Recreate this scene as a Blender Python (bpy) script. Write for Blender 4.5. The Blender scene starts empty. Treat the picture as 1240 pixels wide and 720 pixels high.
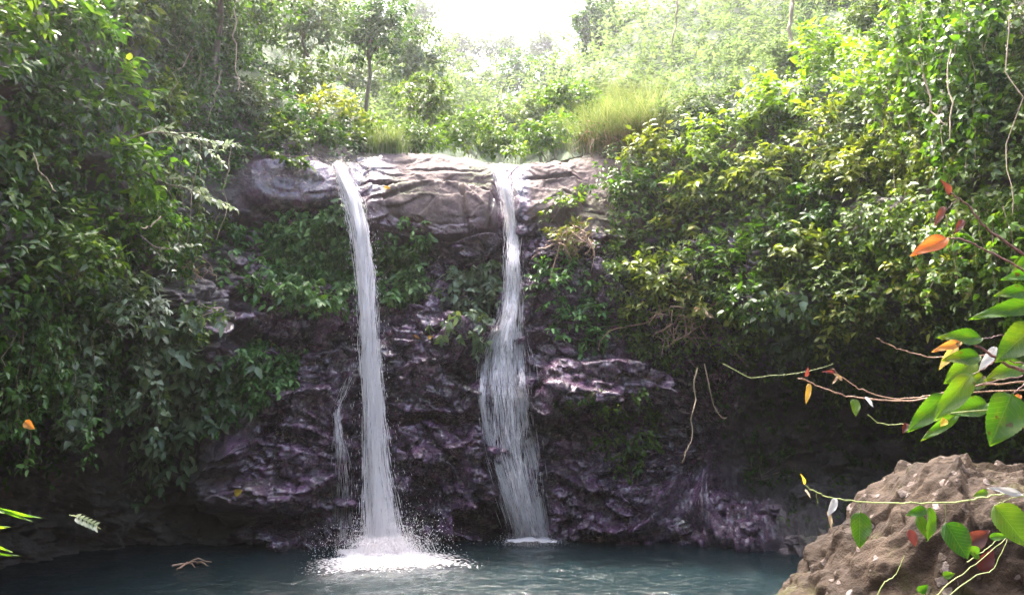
import bpy, math, random
import numpy as np
from mathutils import Vector, Matrix
R = math.radians
sc = bpy.context.scene
C = sc.collection

# ------------------------------------------------------------------ camera, world, sun, exposure
F = 964.4; PITCH = R(8); CAMZ = 2.4
cam = bpy.data.objects.new('camera', bpy.data.cameras.new('camera')); C.objects.link(cam)
cam.data.lens = 28; cam.data.sensor_width = 36; cam.data.clip_start = 0.05; cam.data.clip_end = 600
cam.location = (0, 0, CAMZ); cam.rotation_euler = (R(90)+PITCH, 0, 0)
sc.camera = cam
SUN_EL, SUN_AZ = R(69), R(-30)          # azimuth from +Y (straight ahead), negative = to the left
w = bpy.data.worlds.new("World"); sc.world = w; w.use_nodes = True
wn = w.node_tree; bg = wn.nodes['Background']
sky = wn.nodes.new('ShaderNodeTexSky'); sky.sky_type = 'NISHITA'; sky.sun_disc = False
sky.sun_elevation = SUN_EL; sky.sun_rotation = SUN_AZ; sky.dust_density = 8.0; sky.air_density = 1.0
wn.links.new(sky.outputs[0], bg.inputs[0]); bg.inputs[1].default_value = 0.15
sd = bpy.data.lights.new('sun', 'SUN'); sd.energy = 1.5; sd.angle = R(3); sd.color = (1, .95, .86)
sun = bpy.data.objects.new('sun', sd); C.objects.link(sun)
sdir = Vector((math.sin(SUN_AZ)*math.cos(SUN_EL), math.cos(SUN_AZ)*math.cos(SUN_EL), math.sin(SUN_EL)))
sun.rotation_euler = sdir.to_track_quat('Z', 'Y').to_euler(); sun.location = sdir*100
sc.view_settings.view_transform = 'Standard'; sc.view_settings.look = 'None'
sc.view_settings.exposure = 3.5; sc.view_settings.gamma = 1
sc.render.engine = 'CYCLES'
cy = sc.cycles
cy.max_bounces = 8; cy.diffuse_bounces = 5; cy.glossy_bounces = 2; cy.transmission_bounces = 3
cy.transparent_max_bounces = 12; cy.volume_bounces = 0; cy.caustics_reflective = False; cy.caustics_refractive = False
cy.use_denoising = True
cy.sample_clamp_indirect = 4

# ------------------------------------------------------------------ helpers
rng = np.random.default_rng(7)
random.seed(7)
def ray(px, py):
    u = (px-620)/F; v = (360-py)/F
    return Vector((u, math.cos(PITCH)-v*math.sin(PITCH), math.sin(PITCH)+v*math.cos(PITCH)))
def at(px, py, Y):
    r = ray(px, py); return Vector((0, 0, CAMZ)) + r*(Y/r.y)
def tag(o, label=None, cat=None, group=None, kind=None):
    if label: o['label'] = label
    if cat: o['category'] = cat
    if group: o['group'] = group
    if kind: o['kind'] = kind
    return o
def empty(name, loc, label, cat, group=None):
    o = bpy.data.objects.new(name, None); C.objects.link(o); o.location = loc; o.empty_display_size = .1
    return tag(o, label, cat, group)
def mesh_np(name, V, Fc, m, parent=None, smooth=False, rnd=None, uv=None, loc=None):
    """V (n,3); Fc (k,3) or (k,4); rnd per-vertex float; uv per-vertex (n,2)."""
    V = np.asarray(V, np.float32); Fc = np.asarray(Fc, np.int32)
    if parent is not None and loc is None: loc = parent.location
    if parent is not None: V = V - np.array(loc, np.float32)
    elif loc is not None: V = V - np.array(loc, np.float32)
    me = bpy.data.meshes.new(name)
    me.vertices.add(len(V)); me.vertices.foreach_set('co', V.ravel())
    k = Fc.shape[1]
    me.loops.add(Fc.size); me.loops.foreach_set('vertex_index', Fc.ravel())
    me.polygons.add(len(Fc)); me.polygons.foreach_set('loop_start', np.arange(0, Fc.size, k, dtype=np.int32))
    if smooth: me.polygons.foreach_set('use_smooth', np.ones(len(Fc), bool))
    if uv is not None:
        l = me.uv_layers.new(name='UVMap'); l.data.foreach_set('uv', np.asarray(uv, np.float32)[Fc.ravel()].ravel())
    me.update(calc_edges=True)
    if rnd is not None:
        a = me.attributes.new('rnd', 'FLOAT', 'POINT'); a.data.foreach_set('value', np.asarray(rnd, np.float32))
    me.materials.append(m)
    o = bpy.data.objects.new(name, me); C.objects.link(o)
    if parent is not None: o.parent = parent
    elif loc is not None: o.location = loc
    return o
def nrm(a): return a/np.maximum(np.linalg.norm(a, axis=-1, keepdims=True), 1e-9)

# numpy noise
def _h(ix, iy, iz, s):
    n = (ix.astype(np.int64)*374761393 + iy.astype(np.int64)*668265263 + iz.astype(np.int64)*2147483647 + s*1274126177) & 0xffffffff
    n = ((n ^ (n >> 13))*1274126177) & 0xffffffff
    n = ((n ^ (n >> 16))*2246822519) & 0xffffffff
    return ((n ^ (n >> 15)) & 0xffffff)/float(0xffffff)
def vnoise(P, s=0):
    i = np.floor(P); f = P-i; f = f*f*f*(f*(f*6-15)+10); r = 0
    for a in (0, 1):
        for b in (0, 1):
            for c in (0, 1):
                wgt = (f[:, 0] if a else 1-f[:, 0])*(f[:, 1] if b else 1-f[:, 1])*(f[:, 2] if c else 1-f[:, 2])
                r = r + wgt*_h(i[:, 0]+a, i[:, 1]+b, i[:, 2]+c, s)
    return r*2-1
def fbm(P, o=5, s=0, g=.5):
    r = 0; a = 1.
    for k in range(o): r = r + a*vnoise(P*(2.03**k)+k*17.3, s+k); a *= g
    return r
def blocks(P, s=0):
    """Voronoi blocks: each cell a randomly tilted facet; returns height and distance to the crack."""
    i = np.floor(P); n = len(P); d1 = np.full(n, 9.); d2 = np.full(n, 9.); h = np.zeros(n)
    for a in (-1, 0, 1):
        for b in (-1, 0, 1):
            for c in (-1, 0, 1):
                x = i[:, 0]+a; y = i[:, 1]+b; z = i[:, 2]+c
                q = np.stack([x+_h(x, y, z, s), y+_h(x, y, z, s+1), z+_h(x, y, z, s+2)], 1)-P
                d = np.sqrt((q**2).sum(1))
                hh = _h(x, y, z, s+3) + (_h(x, y, z, s+4)-.5)*q[:, 0]*1.6 + (_h(x, y, z, s+5)-.5)*q[:, 2]*1.6
                m1 = d < d1
                d2 = np.where(m1, d1, np.minimum(d2, d)); h = np.where(m1, hh, h); d1 = np.where(m1, d, d1)
    return h, d2-d1
def sst(a, b, x): t = np.clip((x-a)/(b-a), 0, 1); return t*t*(3-2*t)

# ------------------------------------------------------------------ material helpers
def newmat(name):
    m = bpy.data.materials.new(name); m.use_nodes = True; nt = m.node_tree
    b = nt.nodes['Principled BSDF']; return m, nt, b
def node(nt, t, **kw):
    n = nt.nodes.new(t)
    for k, v in kw.items():
        if k.startswith('i_'): n.inputs[k[2:].replace('_', ' ')].default_value = v
        else: setattr(n, k, v)
    return n
def ramp(nt, fac, stops):
    r = nt.nodes.new('ShaderNodeValToRGB'); e = r.color_ramp.elements
    while len(e) < len(stops): e.new(.5)
    for k, (p, c) in enumerate(stops):
        e[k].position = p; e[k].color = (*c, 1) if len(c) == 3 else c
    nt.links.new(fac, r.inputs[0]); return r.outputs[0]
def noise(nt, scale, detail=6, rough=.6, vec=None, dist=0):
    n = nt.nodes.new('ShaderNodeTexNoise'); n.inputs['Scale'].default_value = scale; n.inputs['Detail'].default_value = detail
    n.inputs['Roughness'].default_value = rough; n.inputs['Distortion'].default_value = dist
    if vec is not None: nt.links.new(vec, n.inputs['Vector'])
    return n.outputs[0]
def mapped(nt, scale, src='Object'):
    tc = nt.nodes.new('ShaderNodeTexCoord'); mp = nt.nodes.new('ShaderNodeMapping'); mp.inputs['Scale'].default_value = scale
    nt.links.new(tc.outputs[src], mp.inputs['Vector']); return mp.outputs[0]
def math_(nt, op, a, b=None, c=None, clamp=False):
    n = nt.nodes.new('ShaderNodeMath'); n.operation = op; n.use_clamp = clamp
    for k, x in enumerate((a, b, c)):
        if x is None: continue
        if isinstance(x, (int, float)): n.inputs[k].default_value = x
        else: nt.links.new(x, n.inputs[k])
    return n.outputs[0]
def mixc(nt, fac, a, b, mode='MIX'):
    n = nt.nodes.new('ShaderNodeMix'); n.data_type = 'RGBA'; n.blend_type = mode
    for k, x in ((0, fac), (6, a), (7, b)):
        if isinstance(x, (int, float)): n.inputs[k].default_value = x
        elif isinstance(x, tuple): n.inputs[k].default_value = (*x, 1)
        else: nt.links.new(x, n.inputs[k])
    return n.outputs[2]
def bump(nt, h, strength, dist, base=None):
    n = nt.nodes.new('ShaderNodeBump'); n.inputs['Strength'].default_value = strength; n.inputs['Distance'].default_value = dist
    nt.links.new(h, n.inputs['Height'])
    if base is not None: nt.links.new(base, n.inputs['Normal'])
    return n.outputs[0]
def maprange(nt, x, a, b, c=0., d=1.):
    n = nt.nodes.new('ShaderNodeMapRange'); n.interpolation_type = 'SMOOTHSTEP'
    for k, v in enumerate((a, b, c, d)): n.inputs[k+1].default_value = v
    nt.links.new(x, n.inputs[0]); return n.outputs[0]

def leafmat(name, stops, rough=.38, trans=.38, tint=(1.5, 1.6, .4), vein=False, spec=.3):
    """leaf: colour from a per-leaf random value, plus light coming through the blade"""
    m, nt, b = newmat(name)
    at_ = node(nt, 'ShaderNodeAttribute', attribute_name='rnd')
    oi = nt.nodes.new('ShaderNodeObjectInfo')
    col = ramp(nt, at_.outputs['Fac'], stops)
    big = noise(nt, 1.3, 2, vec=mapped(nt, (1, 1, 1)))
    hs = node(nt, 'ShaderNodeHueSaturation'); nt.links.new(col, hs.inputs['Color'])
    nt.links.new(math_(nt, 'MULTIPLY_ADD', oi.outputs['Random'], .025, .4875), hs.inputs['Hue'])
    nt.links.new(math_(nt, 'MULTIPLY_ADD', big, .9, .55), hs.inputs['Value'])
    c = hs.outputs[0]
    if vein:
        uvn = node(nt, 'ShaderNodeUVMap'); sp = node(nt, 'ShaderNodeSeparateXYZ'); nt.links.new(uvn.outputs[0], sp.inputs[0])
        ay = math_(nt, 'ABSOLUTE', math_(nt, 'SUBTRACT', sp.outputs[1], .5))
        mid = maprange(nt, ay, .0, .022, 1., 0.)
        wv = math_(nt, 'SINE', math_(nt, 'MULTIPLY', math_(nt, 'SUBTRACT', sp.outputs[0], math_(nt, 'MULTIPLY', ay, .55)), 62.))
        side = maprange(nt, wv, .86, 1., 0., .6)
        vn = math_(nt, 'MAXIMUM', mid, side)
        fine = noise(nt, 60, 3, vec=mapped(nt, (1, 1, 1)))
        c = mixc(nt, math_(nt, 'MULTIPLY', vn, .22), c, (.16, .24, .06))
        c = mixc(nt, maprange(nt, fine, .5, .75, 0., .35), c, (.10, .12, .02))
        spot = noise(nt, 34, 2, .5, mapped(nt, (1, 1, 1))); c = mixc(nt, maprange(nt, spot, .66, .70, 0., .9), c, (.035, .018, .006))
        pat = noise(nt, 7, 3, .6, mapped(nt, (1, 1, 1))); c = mixc(nt, maprange(nt, pat, .5, .7, 0., .4), c, (.13, .13, .01))
        nt.links.new(bump(nt, vn, .5, .004), b.inputs['Normal'])
    nt.links.new(c, b.inputs['Base Color']); b.inputs['Roughness'].default_value = rough
    b.inputs['Specular IOR Level'].default_value = spec
    tr = nt.nodes.new('ShaderNodeBsdfTranslucent')
    nt.links.new(mixc(nt, 1., c, tint, 'MULTIPLY'), tr.inputs[0])
    mx = nt.nodes.new('ShaderNodeMixShader'); mx.inputs[0].default_value = trans
    nt.links.new(b.outputs[0], mx.inputs[1]); nt.links.new(tr.outputs[0], mx.inputs[2])
    nt.links.new(mx.outputs[0], nt.nodes['Material Output'].inputs[0])
    return m
G = lambda k, *cs: [(i/(len(cs)-1), tuple(x*k for x in c)) for i, c in enumerate(cs)]
M = {}
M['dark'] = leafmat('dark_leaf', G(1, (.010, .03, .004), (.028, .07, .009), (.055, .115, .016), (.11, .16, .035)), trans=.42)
M['mid'] = leafmat('mid_leaf', G(1, (.024, .055, .008), (.062, .112, .016), (.115, .17, .026), (.19, .225, .06)))
M['bright'] = leafmat('bright_leaf', G(1, (.04, .09, .009), (.07, .15, .014), (.105, .2, .02), (.19, .26, .04)), trans=.5)
M['lime'] = leafmat('lime_leaf', G(1, (.07, .13, .012), (.12, .19, .016), (.18, .25, .03), (.27, .3, .06)), trans=.45)
M['grey'] = leafmat('grey_leaf', G(1, (.05, .08, .045), (.09, .13, .07), (.14, .19, .11), (.23, .27, .18)), rough=.3, trans=.25)
M['pale'] = leafmat('pale_leaf', G(1, (.16, .19, .15), (.24, .28, .2), (.34, .37, .28), (.42, .43, .36)), rough=.35, trans=.3, tint=(1, 1.1, .8))
M['vine'] = leafmat('vine_leaf', G(1, (.02, .055, .012), (.05, .12, .026), (.10, .2, .05), (.2, .3, .11)), rough=.35, trans=.25)
M['olive'] = leafmat('olive_leaf', G(1, (.055, .075, .014), (.12, .15, .025), (.20, .225, .045), (.30, .28, .10)), trans=.4)
M['far'] = leafmat('far_leaf', G(1, (.08, .115, .045), (.11, .15, .055), (.13, .17, .075), (.17, .2, .10)), rough=.8, trans=.5, spec=.1, tint=(1.1, 1.2, .8))  # haze paleness put into the leaf colour, flatter and greyer than near leaves
M['grass'] = leafmat('grass_blade', G(1, (.07, .11, .035), (.11, .155, .055), (.16, .19, .09), (.26, .26, .15)), rough=.6, trans=.3, spec=.15, tint=(1.3, 1.3, .7))
M['dry'] = leafmat('dry_leaf', G(1, (.10, .065, .04), (.17, .12, .07), (.26, .2, .12), (.36, .3, .2)), rough=.7, trans=.25, tint=(1.2, 1, .8))
M['bigleaf'] = leafmat('large_leaf', G(1, (.018, .055, .004), (.026, .07, .005), (.034, .09, .006), (.06, .12, .01)), rough=.45, trans=.5, vein=True)
M['orange'] = leafmat('orange_leaf', G(1, (.3, .1, .02), (.36, .13, .03), (.4, .16, .04), (.42, .18, .05)), rough=.5, trans=.55, tint=(1.3, 1, .6), vein=True)
M['red'] = leafmat('red_leaf', G(1, (.05, .014, .010), (.065, .018, .014), (.08, .024, .018), (.1, .035, .024)), rough=.5, trans=.5, tint=(1.3, .9, .8))
M['yellow'] = leafmat('yellow_leaf', G(1, (.35, .24, .03), (.4, .28, .04), (.45, .3, .05), (.45, .33, .1)), rough=.5, trans=.4, tint=(1.1, 1, .6))
M['white'] = leafmat('white_leaf', G(1, (.25, .25, .25), (.28, .28, .28), (.32, .32, .31), (.35, .35, .34)), rough=.5, trans=.4, tint=(1, 1, 1))

def barkmat(name, c0, c1, rough=.8, sc_=14):
    m, nt, b = newmat(name)
    n = noise(nt, sc_, 6, vec=mapped(nt, (1, 1, .3)))
    nt.links.new(ramp(nt, n, [(.3, c0), (.7, c1)]), b.inputs['Base Color']); b.inputs['Roughness'].default_value = rough
    nt.links.new(bump(nt, n, .6, .02), b.inputs['Normal']); return m
M['bark'] = barkmat('bark', (.05, .035, .025), (.2, .16, .12))
M['twig'] = barkmat('twig', (.16, .09, .06), (.3, .19, .12), .6, 60)
M['twigdark'] = barkmat('dark_twig', (.05, .02, .018), (.14, .06, .05), .55, 60)
M['liana'] = barkmat('liana', (.12, .09, .06), (.28, .22, .15), .8, 30)
M['greenstem'] = barkmat('green_stem', (.12, .17, .04), (.22, .25, .08), .5, 40)

# ------------------------------------------------------------------ terrain control net (columns left to right, rows bottom to top)
def col(*p): return [tuple(a) for a in p]
net = [
 col((-8,-9,-1.2),(-8,-9,.3),(-8.2,-9,2),(-8.4,-9,4),(-8.6,-9,6),(-9,-9,8),(-10,-9,10),(-13,-9,13),(-22,-9,19),(-38,-9,28),(-70,-9,44)),
 col((-6.6,1,-1.2),(-6.5,1,.2),(-6.5,1,1.8),(-6.7,1,3.6),(-7,1,5.4),(-7.4,1,7.6),(-8.4,1,10),(-11,1,13),(-19,1,19),(-36,1,30),(-70,1,46)),
 col((-6.6,7,-1.2),(-6.6,7,.0),(-6.4,7,1.5),(-5.9,7,3.2),(-6.0,7,5.2),(-6.2,7,7.6),(-7,7.2,10),(-9.5,7.6,13),(-17,9,19),(-34,13,30),(-66,22,46)),
 col((-8.0,10.8,-1.2),(-8.0,10.8,.0),(-7.8,10.8,1.5),(-6.2,10,3.4),(-5.9,10,5.2),(-6.1,10.2,7.4),(-7,10.6,10),(-9,11.6,13),(-15,15,18),(-28,24,28),(-58,40,44)),
 col((-6.9,14.4,-1.2),(-6.8,14.4,.0),(-6.4,14.4,1.3),(-5.2,13.4,3.2),(-5.2,13.8,5.0),(-5.5,14.2,7.0),(-6.2,14.8,9.2),(-7.6,16,12),(-11,20,16),(-20,32,25),(-42,60,44)),
 col((-3.7,14.6,-1.2),(-3.6,14.5,.0),(-3.5,14.5,1.5),(-3.4,14.7,3.5),(-3.4,15.1,5.2),(-3.5,15.0,6.7),(-3.9,15.7,7.6),(-4.9,17.5,9.2),(-7,21.5,13),(-12,34,25),(-24,66,46)),
 col((-1.6,14.9,-1.2),(-1.6,14.8,.0),(-1.6,14.8,1.6),(-1.6,14.9,3.6),(-1.5,15.3,5.2),(-1.4,15.35,6.5),(-1.4,16.3,7.62),(-1.5,17.8,7.9),(-2.2,22.5,9.5),(-4,34,18.3),(-8,70,32)),
 col((-.1,15.3,-1.2),(-.1,15.2,.0),(-.1,15.1,1.6),(0,15.1,3.6),(.05,15.35,5.2),(.1,15.4,6.3),(.1,16.3,7.45),(.1,17.8,7.5),(.2,22.5,8.6),(.6,34,16),(1,70,30)),
 col((2.0,15.2,-1.2),(2.0,15.1,.0),(2.0,15.2,1.5),(2.0,15.0,3.4),(2.0,15.3,5.2),(1.9,15.55,6.4),(1.9,16.4,7.75),(2.2,17.8,8.5),(3.4,22,11),(6,34,21.5),(12,70,42)),
 col((4.6,14.2,-1.2),(4.5,14.0,.05),(4.6,16.4,1.3),(4.3,15.7,3.1),(3.9,14.0,4.2),(3.9,14.5,6.0),(4.1,15.2,7.6),(4.6,16.6,9.0),(8,22,12),(14,34,25),(26,62,46)),
 col((6.1,12.2,-1.2),(6.0,12.1,.05),(7.7,14.0,1.2),(7.0,13.4,3.0),(5.6,12.0,4.2),(6.0,12.5,6.0),(6.5,13.0,7.8),(7.5,14.6,9.6),(13,20,13),(24,30,21),(48,50,38)),
 col((7.0,8.6,-1.2),(7.0,8.6,.1),(8.2,9.4,1.2),(7.8,9.2,2.8),(6.6,8.6,4.2),(6.9,8.7,6.0),(7.4,9.2,8.0),(9,10.4,10.6),(16,14,15),(30,22,24),(60,34,40)),
 col((7.4,3,-1.2),(7.4,3,.2),(7.4,3,1.4),(7.4,3,3.0),(7.5,3,4.6),(7.8,3,6.4),(8.6,3,8.4),(11,3,11),(20,3,16),(36,3,26),(68,3,42)),
 col((8.6,-9,-1.2),(8.6,-9,.3),(8.8,-9,1.8),(9,-9,3.6),(9.2,-9,5.4),(9.6,-9,7.4),(10.6,-9,9.4),(14,-9,12),(23,-9,18),(40,-9,27),(70,-9,42)),
]
net = np.array(net, float)          # (cols, rows, 3)
for r_, k_ in ((8, 1.25), (9, 1.8), (10, 2.3)):       # the valley runs back a long way
    o_ = np.array([0, 0, 2.4]); net[4:10, r_] = o_+(net[4:10, r_]-o_)*k_
def cr(P, t):                       # Catmull-Rom along axis 0 at float params t
    n = len(P); i = np.clip(np.floor(t).astype(int), 0, n-2); f = (t-i).reshape((-1,)+(1,)*(P.ndim-1))
    p0 = P[np.maximum(i-1, 0)]; p1 = P[i]; p2 = P[i+1]; p3 = P[np.minimum(i+2, n-1)]
    return .5*((2*p1)+(-p0+p2)*f+(2*p0-5*p1+4*p2-p3)*f**2+(-p0+3*p1-3*p2+p3)*f**3)
def dens(counts): return np.concatenate([i+np.arange(n)/n for i, n in enumerate(counts)]+[[len(counts)]])
tu = dens([8, 24, 50, 70, 100, 110, 100, 110, 110, 80, 40, 16, 6])
tv = dens([16, 66, 80, 80, 70, 66, 46, 30, 26, 20])
A = cr(net, tu); A = np.swapaxes(cr(np.swapaxes(A, 0, 1), tv), 0, 1)      # (U,V,3)
nu, nv = A.shape[:2]
du = np.gradient(A, axis=0); dv = np.gradient(A, axis=1)
N0 = nrm(np.cross(du, dv)).reshape(-1, 3)
if N0[nu//2*nv+60, 1] > 0: N0 = -N0
P0 = A.reshape(-1, 3)
# relief written as real bumps on the cliff; px,py are only where the feature sits on the face about 15 m away
def XZ(px, py): p = at(px, py, 15.0); return p.x, p.z
def feature(P, px, py, rx, ry, amp, rot=0, soft=.35, pw=2.6):
    x, z = XZ(px, py); k = 15/F; rx *= k; ry *= k
    a = R(rot); dx = P[:, 0]-x; dz = P[:, 2]-z
    X = (dx*math.cos(a)+dz*math.sin(a))/rx; Z = (-dx*math.sin(a)+dz*math.cos(a))/ry
    d = (np.abs(X)**pw+np.abs(Z)**pw)**(1/pw)
    return amp*(1-sst(1-soft, 1+soft, d))*(P[:, 1] > 12)*(P[:, 1] < 17.5)
wp = np.stack([vnoise(P0*1.3, 5), vnoise(P0*1.3, 6), vnoise(P0*1.3, 7)], 1)*.22
Pw = P0+wp*np.where(P0[:, 2:3] > 5.6, .35, 1.)
D = np.zeros(len(P0))
for f in [
 # upper pale slabs with an undercut below
 (520, 255, 82, 34, .34, 4, .12), (470, 262, 40, 22, .08, -8, .25), 
 (575, 292, 32, 12, .42, 14, .16), (505, 222, 74, 2.2, -.12, -5, .6), (470, 240, 40, 1.8, -.09, 14, .6), (556, 250, 2.5, 30, -.12, 12, .6), (576, 232, 26, 2, -.1, -24, .6), (590, 250, 2.5, 22, -.1, -10, .6), (672, 212, 34, 2, -.1, 8, .6), (700, 238, 20, 2, -.1, -20, .6), (530, 190, 50, 2, -.08, 5, .6),
 (355, 225, 60, 28, .30, 0, .25), (660, 225, 50, 42, .22, 0, .2),
 
 (490, 325, 60, 34, -.35, 0, .3), (350, 305, 70, 45, -.3, 0, .3), (575, 350, 34, 42, -.4, 0, .3),
 (607, 260, 12, 60, -.28, 0, .5), (432, 240, 12, 50, -.15, 0, .5),
 # middle ledges
 (330, 385, 80, 26, .40, 0, .2), (290, 412, 40, 14, .2, 10, .3), (410, 380, 30, 20, .2, 0, .3),
 (500, 418, 66, 34, .42, 8, .16), (560, 400, 34, 22, .25, 20, .2), (560, 448, 26, 12, -.3, 8, .4),
 (510, 480, 66, 26, .30, 0, .14), (400, 452, 40, 30, .3, 0, .2), (385, 492, 50, 20, .34, -8, .2),
 (590, 470, 20, 20, .2, 0, .2), (505, 512, 90, 5, -.3, 3, .5),
 (612, 408, 34, 14, .34, 0, .3), (612, 468, 40, 16, .16, 0, .3),
 (725, 457, 64, 22, .75, 8, .14), (690, 480, 44, 12, .5, 6, .2), (700, 505, 90, 8, -.45, 2, .4),
 (690, 300, 50, 60, .15, 0, .4), (650, 330, 24, 30, .15, 0, .4),
 # lower buttresses and hollows
 (340, 560, 86, 44, .45, 8, .2), (330, 600, 60, 20, .3, 0, .3), (300, 622, 90, 12, -.6, 0, .35),
 (260, 550, 60, 40, .2, 0, .4), (325, 645, 30, 12, .35, 0, .3),
 (500, 560, 45, 52, .28, 0, .2), (525, 612, 30, 52, -.55, -35, .35), (600, 560, 60, 50, .35, -10, .25),
 (548, 618, 34, 26, .40, 20, .22), (592, 636, 36, 20, -1.1, 0, .3),
 (690, 560, 40, 70, .15, 0, .3), (740, 610, 60, 34, .35, 0, .2), (800, 560, 40, 50, .15, 0, .3),
 (830, 610, 40, 26, .4, -12, .25), (890, 630, 46, 22, .35, 0, .25), (775, 645, 40, 14, .3, 0, .25), (700, 640, 40, 16, .2, 0, .3),
]: D += feature(Pw, *f)
crag = 1-sst(6.6, 9.5, P0[:, 2])*(1-sst(14, 12, P0[:, 1])*0)        # rocky below the rim, soft soil above
crag = np.clip(crag, 0, 1)
st = np.stack([P0[:, 0]*1.0, P0[:, 1], P0[:, 2]*1.5+P0[:, 0]*.25], 1)+wp*.7
h1, c1 = blocks(st*.85, 11); h2, c2 = blocks(st*2.3+3, 31); h3, c3 = blocks(st*6.1+9, 51)
wet = 1-sst(5.6, 6.2, P0[:, 2]+.4*vnoise(P0*.9, 77))
D += crag*((.05+.31*wet)*(h1-.5)+(.015+.225*wet)*(h2-.5)+.075*wet*(h3-.5))
D -= crag*(.10*(.12+.88*wet)*np.exp(-(c1/.07)**2)*(.5+.5*vnoise(P0, 3))+.10*wet*np.exp(-(c2/.07)**2))
rid = 1-np.abs(fbm(np.stack([P0[:, 0]*1.2, P0[:, 1], P0[:, 2]*2.6+P0[:, 0]*.5], 1)+wp, 5, 60, .55))
D += crag*(.10*(rid-.7)*(.14+.86*wet)+.035*wet*fbm(P0*5.5, 4, 90, .6))
slab = crag*(1-wet)
h4, c4 = blocks(np.stack([P0[:, 0]*1.1+P0[:, 2]*.5, P0[:, 1]*1.2, P0[:, 2]*3.2-P0[:, 0]*.35], 1)+wp*2.2, 71)
D += slab*(.045*sst(.3, .7, h4)-.012*np.exp(-(c4/.06)**2)*sst(-.1, .4, vnoise(P0*.9, 4))+.03*fbm(P0*1.1, 3, 95, .5)+.012*fbm(P0*9, 4, 99, .7))
sv = P0[:, 2]+.22*P0[:, 0]+.35*fbm(P0*.6, 3, 140); fr = sv*1.9-np.floor(sv*1.9)
D += crag*wet*(.16*(fr**1.6-.5)*(.5+.5*vnoise(P0*.8, 141)))
D += (1-crag)*.35*fbm(P0*.5, 5, 40)
P1 = P0+N0*D[:, None]
# faces, split by row into the cliff and the hillside
ii, jj = np.meshgrid(np.arange(nu-1), np.arange(nv-1), indexing='ij')
q = (ii*nv+jj); Fq = np.stack([q, q+nv, q+nv+1, q+1], -1)
split = int(np.searchsorted(tv, 6.0))+20
def sub(js):
    f = Fq[:, js].reshape(-1, 4); idx, inv = np.unique(f, return_inverse=True); return P1[idx], inv.reshape(-1, 4)

# cliff rock
m, nt, b = newmat('wet_rock')
geo = nt.nodes.new('ShaderNodeNewGeometry'); sp = nt.nodes.new('ShaderNodeSeparateXYZ'); nt.links.new(geo.outputs['Position'], sp.inputs[0])
pos = geo.outputs['Position']
big = noise(nt, .8, 5, .6, pos); fine = noise(nt, 9, 8, .7, pos, .4); mid = noise(nt, 2.6, 8, .7, pos, .1)
strk = node(nt, 'ShaderNodeMapping'); strk.inputs['Scale'].default_value = (5, 5, .7); nt.links.new(pos, strk.inputs['Vector'])
streak = noise(nt, 1.2, 5, .6, strk.outputs[0], .5)
wetc = ramp(nt, mid, [(.3, (.013, .003, .011)), (.5, (.066, .022, .058)), (.72, (.20, .088, .18))])
red = mixc(nt, maprange(nt, streak, .5, .72, 0., .55), wetc, (.075, .028, .03))
wetc = red
dry = ramp(nt, mid, [(.25, (.045, .028, .028)), (.5, (.10, .07, .064)), (.78, (.19, .145, .125))])
dry = mixc(nt, maprange(nt, streak, .5, .68, 0., .55), dry, (.06, .035, .045))
zz = math_(nt, 'MULTIPLY_ADD', big, 1.6, sp.outputs[2]); zz = math_(nt, 'SUBTRACT', zz, .8)
zz = math_(nt, 'MULTIPLY_ADD', fine, .3, zz)
dm = maprange(nt, zz, 5.65, 6.3); dm = math_(nt, 'MULTIPLY', dm, maprange(nt, sp.outputs[0], -3.0, -2.2))
gul = maprange(nt, math_(nt, 'ABSOLUTE', math_(nt, 'ADD', sp.outputs[0], .02)), .2, .45)
dm = math_(nt, 'MULTIPLY', dm, gul)
c = mixc(nt, dm, wetc, dry)
# moss, mostly on upward faces
nz = node(nt, 'ShaderNodeSeparateXYZ'); nt.links.new(geo.outputs['Normal'], nz.inputs[0])
ms = math_(nt, 'MULTIPLY', maprange(nt, big, .5, .66), maprange(nt, math_(nt, 'MULTIPLY_ADD', fine, .8, nz.outputs[2]), .55, 1.05))
c = mixc(nt, math_(nt, 'MULTIPLY', ms, .5), c, (.05, .08, .02))
soil = maprange(nt, sp.outputs[2], 7.2, 8.6)
soil = math_(nt, 'MAXIMUM', soil, maprange(nt, math_(nt, 'MULTIPLY_ADD', big, 1.2, math_(nt, 'ABSOLUTE', math_(nt, 'ADD', sp.outputs[0], .2))), 4.9, 5.8))
c = mixc(nt, math_(nt, 'MULTIPLY', soil, .8), c, ramp(nt, mid, [(.3, (.02, .022, .012)), (.7, (.06, .05, .03))]))
nt.links.new(c, b.inputs['Base Color'])
rr = maprange(nt, fine, .3, .7, .12, .34)
rm = mixc(nt, math_(nt, 'MAXIMUM', dm, soil), rr, (.75, .75, .75))
nt.links.new(rm, b.inputs['Roughness']); nt.links.new(math_(nt, 'MULTIPLY_ADD', dm, -.75, 1.), b.inputs['Specular IOR Level'])
nt.links.new(math_(nt, 'MULTIPLY', math_(nt, 'SUBTRACT', 1., math_(nt, 'MAXIMUM', dm, soil)), .75), b.inputs['Coat Weight']); b.inputs['Coat Roughness'].default_value = .12
vor = node(nt, 'ShaderNodeTexVoronoi', feature='DISTANCE_TO_EDGE'); vor.inputs['Scale'].default_value = 2.3
wn_ = nt.nodes.new('ShaderNodeVectorMath'); wn_.operation = 'ADD'; nt.links.new(pos, wn_.inputs[0])
nn = nt.nodes.new('ShaderNodeTexNoise'); nn.inputs['Scale'].default_value = 1.4; nn.inputs['Detail'].default_value = 4; nt.links.new(pos, nn.inputs['Vector']); nt.links.new(nn.outputs[1], wn_.inputs[1])
nt.links.new(wn_.outputs[0], vor.inputs['Vector'])
crk = maprange(nt, vor.outputs[0], 0., .05)
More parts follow.
